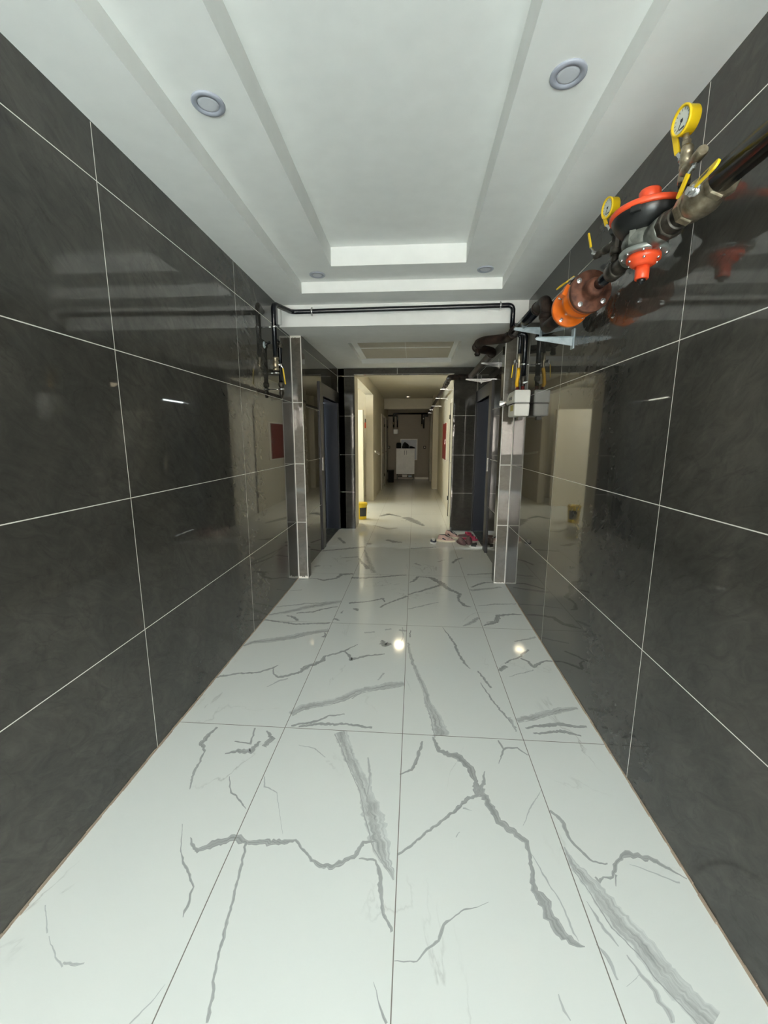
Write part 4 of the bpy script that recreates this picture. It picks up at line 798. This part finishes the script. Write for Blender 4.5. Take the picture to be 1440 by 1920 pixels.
m = MB(); m.lathe((.846, 3.60, 2.02), (0,0,1), [(.011, 0), (.0125, .02), (.0125, .045), (.018, .055), (.020, .075), (.016, .095), (.017, .12)], 18); m.build('valve_body', 'brass', v)
m = MB(); m.cyl((.84, 3.60, 2.075), (.808, 3.585, 2.082), .012, 8); m.build('stem_nut', 'steel', v)
lever((.810, 3.586, 2.080), (.800, 3.583, 1.955), .010, (-.012, 0, 0), 'lever', v, face=(1,0,0))
t = thing('gas_hose', 'short bright yellow hose dropping into the right gas meter', 'hose', (.842, 3.60, 1.95))
m = MB(); m.tube([(.846, 3.60, 2.025), (.842, 3.585, 1.99), (.832, 3.58, 1.90), (.840, 3.60, 1.885)], .0145, .02); m.build('hose', 'yellow_hose', t)
m = MB(); m.cyl((.840, 3.597, 1.882), (.842, 3.60, 1.898), .0165, 12); m.build('ferrule', 'brass', t)
k = thing('pipe_clamp', 'thin steel clamp rod holding the pipe above the right gas meter', 'pipe clamp', (XR, 3.6, 2.06))
m = MB(); m.lathe((.886, 3.60, 2.052), (0,0,1), [(.0215, 0), (.025, 0), (.025, .012), (.0215, .012)], 24); m.build('ring', 'steel', k)
m = MB(); m.cyl((XR, 3.6, 2.058), (.906, 3.6, 2.058), .0035, 10); m.build('rod', 'steel', k)
k = thing('meter_bracket', 'small pale clip between the right gas meter and the pier', 'bracket', (.835, 3.95, 1.79))
m = MB(); m.box(.82, .835, 3.80, 4.088, 1.775, 1.79); m.box(.80, .85, 4.07, 4.088, 1.76, 1.81); m.build('clip', 'steel', k)
# ---- shoes in the lobby
def shoe(name, label, x, y, ang, L=.27, wd=.095, up='shoe_pink', sole='sole', accent='navy', group='shoes left in the lobby', tall=.075, cat='shoe', toe_open=False, mark=True):
    r = thing(name, label, cat, (0, 0, 0), group)
    def outline(k, n=22):
        P = []
        for i in range(n):
            t = 2*math.pi*i/n; u = math.cos(t); s = math.sin(t)
            w = wd/2*(1 if u > 0 else .82)*(1-.10*math.cos(2*t)); P.append((u*L/2*k, s*w*k+.006*u))
        return P
    m = MB(); lv = [(0, .97), (.006, 1.0), (.022, .99), (.026, .95)]; O = [[(px, py, z+(.006 if px < -L*.2 else 0)*(z > .01)) for px, py in outline(k)] for z, k in lv]
    n = len(O[0]); i0 = 0
    for ring in O: m.v += ring
    for a in range(len(O)-1):
        for b in range(n): m.f.append([a*n+b, a*n+(b+1) % n, (a+1)*n+(b+1) % n, (a+1)*n+b]); m.m.append(0); m.sm.append(True)
    m.f.append(list(range(n))[::-1]); m.f.append([(len(O)-1)*n+b for b in range(n)]); m.m += [0, 0]; m.sm += [False, False]
    so = m.build('sole', sole, r)
    m = MB(); H = []
    for j, z in enumerate((.0, .25, .5, .75, 1.0)):
        ring = []
        for px, py in outline(.95):
            f = (px/L+.5)                                        # 0 heel .. 1 toe
            top = tall if f < .45 else tall*(1-(f-.45)*1.25); top = max(top, .022)
            kk = 1-.42*z**2*(.9 if f < .5 else .75); lean = -.03*z if f > .5 else .004*z
            ring.append((px*(1-.16*z)+lean*.6, py*kk, .024+top*z*(1 if abs(py) > .01 or f < .9 else .8)))
        H.append(ring); m.v += ring
    for a in range(4):
        for b in range(n): m.f.append([a*n+b, a*n+(b+1) % n, (a+1)*n+(b+1) % n, (a+1)*n+b]); m.m.append(0); m.sm.append(True)
    m.f.append([4*n+b for b in range(n)]); m.m.append(1); m.sm.append(True)
    ub = m.build('upper', [up, accent], r)
    if mark:
        for sd in (-1, 1):
            m = MB(); q = [(-.055, .050), (-.01, .030), (.055, .058), (-.005, .042), (-.045, .062)]
            m.plate([(px*L/.27, sd*(wd*.445-(pz-.02)*.13), pz) for px, pz in q], (0, sd, 0), .004); m.build('side_mark', accent, r)
        m = MB()
        for k in range(4): m.obox((.012+k*.016, 0, .094-k*.010 if tall > .07 else .07-k*.008), ((1,0,-.5), (0,1,0), (.5,0,1)), .006, wd*.42, .004)
        m.build('lace', 'shoe_white', r)
    r.rotation_euler = (0, 0, ang); r.location = (x, y, 0)
    for ch in [o for o in bpy.data.objects if o.parent == r]: ch.matrix_parent_inverse = Matrix.Identity(4)
    return r
shoe('sneaker', 'pinkish beige trainer with dark side stripe and cream sole, nearer of the pair', .475, 5.80, R(-8))
shoe('sneaker', 'matching beige trainer with dark opening, standing behind the nearer one', .58, 6.05, R(-40), accent='navy')
shoe('baby_shoe', 'small white and black striped shoe left of the beige trainers', .285, 5.70, R(-85), L=.17, wd=.085, up='navy', sole='shoe_white', accent='shoe_white', tall=.05)
def clog(label, x, y, ang, c1, c2, z=0, holes=False, L=.24):
    r = thing('clog' if holes else 'slide_sandal', label, 'shoe', (0,0,0), 'shoes left in the lobby')
    m = MB(); n = 20; P = [(math.cos(2*math.pi*i/n)*L/2, math.sin(2*math.pi*i/n)*.046*(1.08 if math.cos(2*math.pi*i/n) > 0 else .9)) for i in range(n)]
    m.plate([(a, b, 0) for a, b in P], (0,0,1), .024); m.build('sole', c2, r, .006)
    m = MB(); rings = []
    x0, x1 = (-.02, L*.47) if holes else (0, L*.33)
    for j in range(9):
        f = j/8; px = x0+(x1-x0)*f; hh = (.062*(1-f**2.5)+.006) if holes else .05*(1-.35*f); ww = .047*(1-(f**4)*.55) if holes else .048
        for k in range(11):
            a = math.pi*k/10; m.v.append((px, math.cos(a)*ww, .022+math.sin(a)*hh))
        for k in range(11):
            a = math.pi*(10-k)/10; m.v.append((px, math.cos(a)*(ww-.006), .022+math.sin(a)*(hh-.006 if hh > .01 else 0)))
    for j in range(8):
        for k in range(22): m.f.append([j*22+k, j*22+(k+1) % 22, (j+1)*22+(k+1) % 22, (j+1)*22+k]); m.m.append(0); m.sm.append(True)
    m.f.append(list(range(22))); m.f.append([8*22+k for k in range(22)][::-1]); m.m += [0, 0]; m.sm += [False, False]
    m.build('strap' if not holes else 'upper', c1, r)
    if holes:
        m = MB()
        for hx in (.02, .045, .07):
            for hy in (-.02, 0, .02): m.obox((hx, hy, .022+.060*(1-(abs(hy)/.05)**2)-(hx*.18)), ((1,0,0), (0,1,0), (0,0,1)), .007, .007, .006)
        m.build('vent_hole', 'ink', r)
    r.rotation_euler = (0, 0, ang); r.location = (x, y, z)
    for ch in [o for o in bpy.data.objects if o.parent == r]: ch.matrix_parent_inverse = Matrix.Identity(4)
    return r
clog('dull mauve clog lying beside the beige trainers, left of its mate', .675, 5.70, R(-70), 'mauve', 'mauve', 0, True)
clog('dull mauve clog beside its mate, right of the pair, nearest the lift doorway', .79, 5.74, R(-95), 'mauve', 'mauve', 0, True)
clog('bright pink strapped sandal behind the mauve clogs', .83, 5.93, R(-20), 'hot_pink', 'hot_pink', 0, False)
clog('second bright pink sandal tilted on its side by the lift frame', .80, 6.16, R(10), 'hot_pink', 'mauve', 0, False)
clog('black and white sandal with a pale sole at the foot of the right lift casing', .862, 5.50, R(165), 'black_plastic', 'shoe_white', 0, False, .2)
# ---- yellow bucket
b = thing('bucket', 'yellow plastic bucket with dark label at the mouth of the inner corridor, left side', 'bucket', (-.955, 7.40, 0))
m = MB(); m.lathe((-.955, 7.40, 0), (0,0,1), [(.088, .001), (.092, .008), (.105, .26), (.112, .262), (.112, .285), (.107, .29), (.107, .30), (.1, .305)], 40); m.build('body', 'yellow', b)
m = MB()
for k in range(9):
    a0 = math.radians(-100+k*9); a1 = math.radians(-100+(k+1)*9)
    p = lambda a, z: (-.955+math.cos(a)*(.0925+z*.05+.0008), 7.40+math.sin(a)*(.0925+z*.05+.0008), z)
    m.face([p(a0, .06), p(a1, .06), p(a1, .22), p(a0, .22)])
m.build('label', 'ink', b)
m = MB(); m.tube([(-.955+.113*math.cos(a)*.99, 7.40+.113*math.sin(a)-.02*math.sin(a/1), .272-.05*math.sin(a-math.pi)) for a in [math.pi*1.0+i*math.pi/10 for i in range(11)]], .003, .01, 8); m.build('handle', 'steel', b)
# ---- fire cabinet, alarm, handrail
c = thing('fire_cabinet', 'dark red flat cabinet on the right wall of the inner corridor', 'fire cabinet', (.68, 9.1, 1.02))
m = MB(); m.box(.655, .68, 8.62, 9.62, 1.0, 1.80); m.build('frame', 'white_gloss', c, .004)
m = MB(); m.box(.640, .655, 8.72, 9.60, 1.02, 1.78); m.build('door', 'red', c, .004)
m = MB(); m.box(.632, .640, 8.78, 8.80, 1.35, 1.45); m.build('latch', 'steel', c)
a = thing('alarm_box', 'small red device with black and yellow top on the wall of the bright stair hall', 'alarm', (-1.2, 10.56, 1.8))
m = MB(); m.box(-1.262, -1.165, 10.53, 10.579, 1.72, 1.86); m.build('body', 'red_orange', a, .006)
m = MB(); m.box(-1.25, -1.18, 10.53, 10.579, 1.86, 1.95); m.cyl((-1.18, 10.53, 1.905), (-1.12, 10.53, 1.905), .03, 16); m.build('horn', 'black_plastic', a)
m = MB(); m.box(-1.20, -1.15, 10.52, 10.531, 1.87, 1.94); m.build('tag', 'yellow', a)
h = thing('handrail', 'short pale sloping rail on the left wall past the stair hall', 'handrail', (-.95, 10.2, 1.1))
m = MB(); m.obox((-.915, 10.35, 1.115), ((0, 1, -.075), (1,0,0), (0,.075,1)), 1.3, .03, .05); m.build('rail', 'white_gloss', h, .006)
m = MB(); m.box(-.95, -.92, 9.9, 9.93, 1.12, 1.14); m.box(-.95, -.92, 10.8, 10.83, 1.05, 1.08); m.build('bracket', 'steel', h)
# ---- far end: cabinet and what stands on it
c = thing('shoe_cabinet', 'pale grey two-door cabinet on low legs at the far end of the corridor', 'cabinet', (-.305, 14.78, 0))
cx0, cx1, cy0, cy1 = -.632, .018, 14.60, 14.95
m = MB(); m.box(cx0, cx1, cy0+.02, cy1, .22, 1.10); m.box(cx0-.01, cx1+.01, cy0-.005, cy1, 1.10, 1.12); m.build('body', 'cab', c, .003)
for a0, a1, hx in ((cx0+.003, -.309, -.345), (-.305, cx1-.003, -.27)):
    m = MB(); m.box(a0, a1, cy0, cy0+.019, .225, 1.097); d = m.build('door', 'cab', c, .002)
    m = MB(); m.cyl((hx, cy0-.022, .90), (hx, cy0-.022, 1.05), .006, 10); m.cyl((hx, cy0-.022, .915), (hx, cy0, .915), .004, 8); m.cyl((hx, cy0-.022, 1.035), (hx, cy0, 1.035), .004, 8); m.build('handle', 'cast', d)
for x in (cx0+.04, cx1-.04):
    for y in (cy0+.04, cy1-.04):
        m = MB(); m.cyl((x, y, 0), (x, y, .22), .014, 14); m.build('leg', 'cast', c)
m = MB(); m.box(cx0+.02, cx1-.02, cy0+.03, cy1-.03, .10, .115); m.build('shelf', 'dark_iron', c)
t = tag(MB().box(-.42, -.25, 14.66, 14.86, .116, .20).build('shoe_box', 'white_gloss', None, .004), 'white box on the low shelf beneath the far cabinet', 'box')
t = MB().box(-.20, -.08, 14.66, 14.86, .116, .17).build('shoe_box', 'galv', None, .01); tag(t, 'smaller grey box on the low shelf beneath the far cabinet, right of the white one', 'box')
r = thing('storage_box', 'black box on the left end of the far cabinet top', 'box', (-.55, 14.75, 1.12))
m = MB(); m.box(-.635, -.468, 14.66, 14.84, 1.121, 1.29); m.build('box', 'cloth_black', r, .01); m = MB(); m.box(-.62, -.475, 14.655, 14.845, 1.29, 1.315); m.build('lid', 'cloth_black', r, .008)
r = thing('spray_bottle', 'slim white bottle standing behind the black box on the far cabinet', 'bottle', (-.50, 14.90, 1.12))
m = MB(); m.lathe((-.50, 14.90, 1.121), (0,0,1), [(.03, 0), (.032, .01), (.03, .15), (.014, .18)], 20); m.build('body', 'white_gloss', r)
m = MB(); m.lathe((-.50, 14.90, 1.30), (0,0,1), [(.014, 0), (.014, .05), (.012, .08), (.008, .11)], 14); m.build('cap', 'white_gloss', r)
r = thing('black_bag', 'black rounded bundle in the middle of the far cabinet top', 'bag', (-.32, 14.75, 1.12))
m = MB(); m.lathe((-.325, 14.75, 1.121), (0,0,1), [(.10, 0), (.115, .03), (.10, .09), (.08, .12), (.085, .14), (.07, .175), (.03, .19)], 24); m.lathe((-.26, 14.74, 1.121), (0,0,1), [(.06, 0), (.065, .05), (.06, .12), (.03, .16)], 20); m.build('body', 'cloth_black', r)
m = MB(); m.tube([(-.36, 14.75, 1.29), (-.36, 14.75, 1.335), (-.30, 14.75, 1.335), (-.30, 14.75, 1.29)], .008, .02, 8); m.build('handle', 'cloth_black', r)
r = shoe('black_shoe', 'pair-less black shoe on the right end of the far cabinet top', -.075, 14.74, R(10), L=.22, up='cloth_black', sole='black_rubber', accent='black_rubber', group='black shoes on the far cabinet', tall=.05, mark=False); r.location.z = 1.121
# ---- waste bin
b = thing('waste_bin', 'tall black waste bin in the left far corner of the corridor', 'bin', (-.775, 13.9, 0))
m = MB(); m.plate([(-.868, 13.82, 0), (-.682, 13.82, 0), (-.682, 14.0, 0), (-.868, 14.0, 0)], (0,0,1), .40); m.build('body', 'cloth_black', b, .01)
m = MB(); m.box(-.878, -.672, 13.81, 14.01, .40, .42); m.build('rim', 'black_rubber', b, .004)
# ---- electrical panel behind cabinet
p = thing('electrical_panel', 'pale flush metal panel in a thin frame on the end wall behind the cabinet', 'panel', (-.2, 15.1, .7))
m = MB()
for a in ((-.51, .11, 1.42, 1.455), (-.51, .11, .695, .72), (-.51, -.475, .72, 1.42), (.075, .11, .72, 1.42)): m.box(a[0], a[1], 15.078, 15.1, a[2], a[3])
m.build('frame', 'cab', p); m = MB(); m.box(-.475, .075, 15.085, 15.1, .72, 1.42); m.build('door', 'lamp_disc', p)
for x, lb in ((-.925, 'small black-framed wall socket at the left edge of the far wall'), (.372, 'small black-framed wall socket right of the far cabinet')):
    s = thing('wall_socket', lb, 'socket', (x, 15.09, 1.155), 'sockets on the far wall')
    m = MB(); m.box(x-.045, x+.045, 15.085, 15.1, 1.11, 1.20); m.build('frame', 'black_rubber', s, .004); m = MB(); m.box(x-.022, x+.022, 15.08, 15.086, 1.133, 1.177); m.build('insert', 'cab', s)
# ---- far pipes and far meter
t = thing('gas_pipe', 'black pipe loop on the far wall dropping left to the small meter', 'pipe', (-.4, 14.97, 2.3))
m = MB(); m.tube([(.475, 14.95, 2.335), (.475, 14.97, 2.335), (-.75, 14.97, 2.335), (-.75, 14.97, 1.85)], .030, .05, 14); m.build('pipe', 'black_pipe', t)
m = MB(); m.tube([(-.95, 15.03, 2.265), (-.615, 15.03, 2.265), (-.615, 15.03, 1.83)], .026, .04, 14); m.build('return_pipe', 'black_pipe', t)
m = MB(); m.lathe((-.75, 14.97, 1.96), (0,0,1), [(.03, 0), (.045, .02), (.045, .07), (.03, .09)], 14); m.build('valve', 'brass', t)
g = thing('gas_meter', 'small pale gas meter under the pipe loop on the far wall', 'gas meter', (-.68, 15.0, 1.62))
m = MB(); m.box(-.765, -.575, 14.93, 15.09, 1.62, 1.80); m.build('case', 'meter', g, .03); m = MB(); m.cyl((-.75, 14.97, 1.80), (-.75, 14.97, 1.86), .03, 14); m.cyl((-.615, 15.03, 1.80), (-.615, 15.03, 1.86), .03, 14); m.build('connector', 'brass', g)
t = thing('gas_pipe', 'pair of capped black drop pipes at the right of the far wall', 'pipe', (.3, 14.97, 2.3))
m = MB(); m.tube([(.475, 15.03, 2.255), (.325, 15.03, 2.255), (.325, 15.03, 1.82)], .026, .04, 14); m.build('return_pipe', 'black_pipe', t)
m = MB(); m.cyl((.255, 14.97, 2.335), (.255, 14.97, 1.93), .026, 14); m.build('pipe', 'black_pipe', t)
m = MB(); m.lathe((.255, 14.97, 1.88), (0,0,1), [(.026, 0), (.036, .02), (.036, .07), (.026, .09)], 14); m.build('valve', 'brass', t)

# ---- unseen lamp added to brighten the stair hall left of the inner corridor
t = thing('ceiling_lamp', 'unseen added globe lamp brightening the stair hall left of the inner corridor', 'ceiling light', (-1.75, 8.1, 2.6))
m = MB(); m.lathe((-1.75, 8.1, 2.68), (0,0,-1), [(.08, 0), (.08, .03), (.05, .04)], 28); m.build('base', 'white_gloss', t)
gm = mat('added_glow_globe', (.9, .85, .7), .4); gm.node_tree.nodes['Principled BSDF'].inputs['Emission Color'].default_value = (1, .86, .58, 1); gm.node_tree.nodes['Principled BSDF'].inputs['Emission Strength'].default_value = 9
m = MB(); m.lathe((-1.75, 8.1, 2.642), (0,0,-1), [(.05, 0), (.09, .02), (.11, .06), (.11, .09), (.08, .14), (.03, .165)], 28); m.build('globe', gm, t)

t = thing('ceiling_lamp', 'lit round ceiling lamp hidden behind the header of the inner corridor, mirrored in the floor', 'ceiling light', (-.25, 7.72, Z3))
m = MB(); m.lathe((-.25, 7.72, Z3), (0,0,-1), [(.11, 0), (.11, .022), (.105, .026), (.09, .026)], 36); m.build('trim_ring', 'lamp_ring', t)
gl = mat('lit_diffuser', (.9, .88, .8), .4); gl.node_tree.nodes['Principled BSDF'].inputs['Emission Color'].default_value = (1, .84, .56, 1); gl.node_tree.nodes['Principled BSDF'].inputs['Emission Strength'].default_value = 14
m = MB(); m.lathe((-.25, 7.72, Z3-.026), (0,0,-1), [(.09, 0), (.088, .006), (.05, .012)], 36); m.build('diffuser', gl, t)
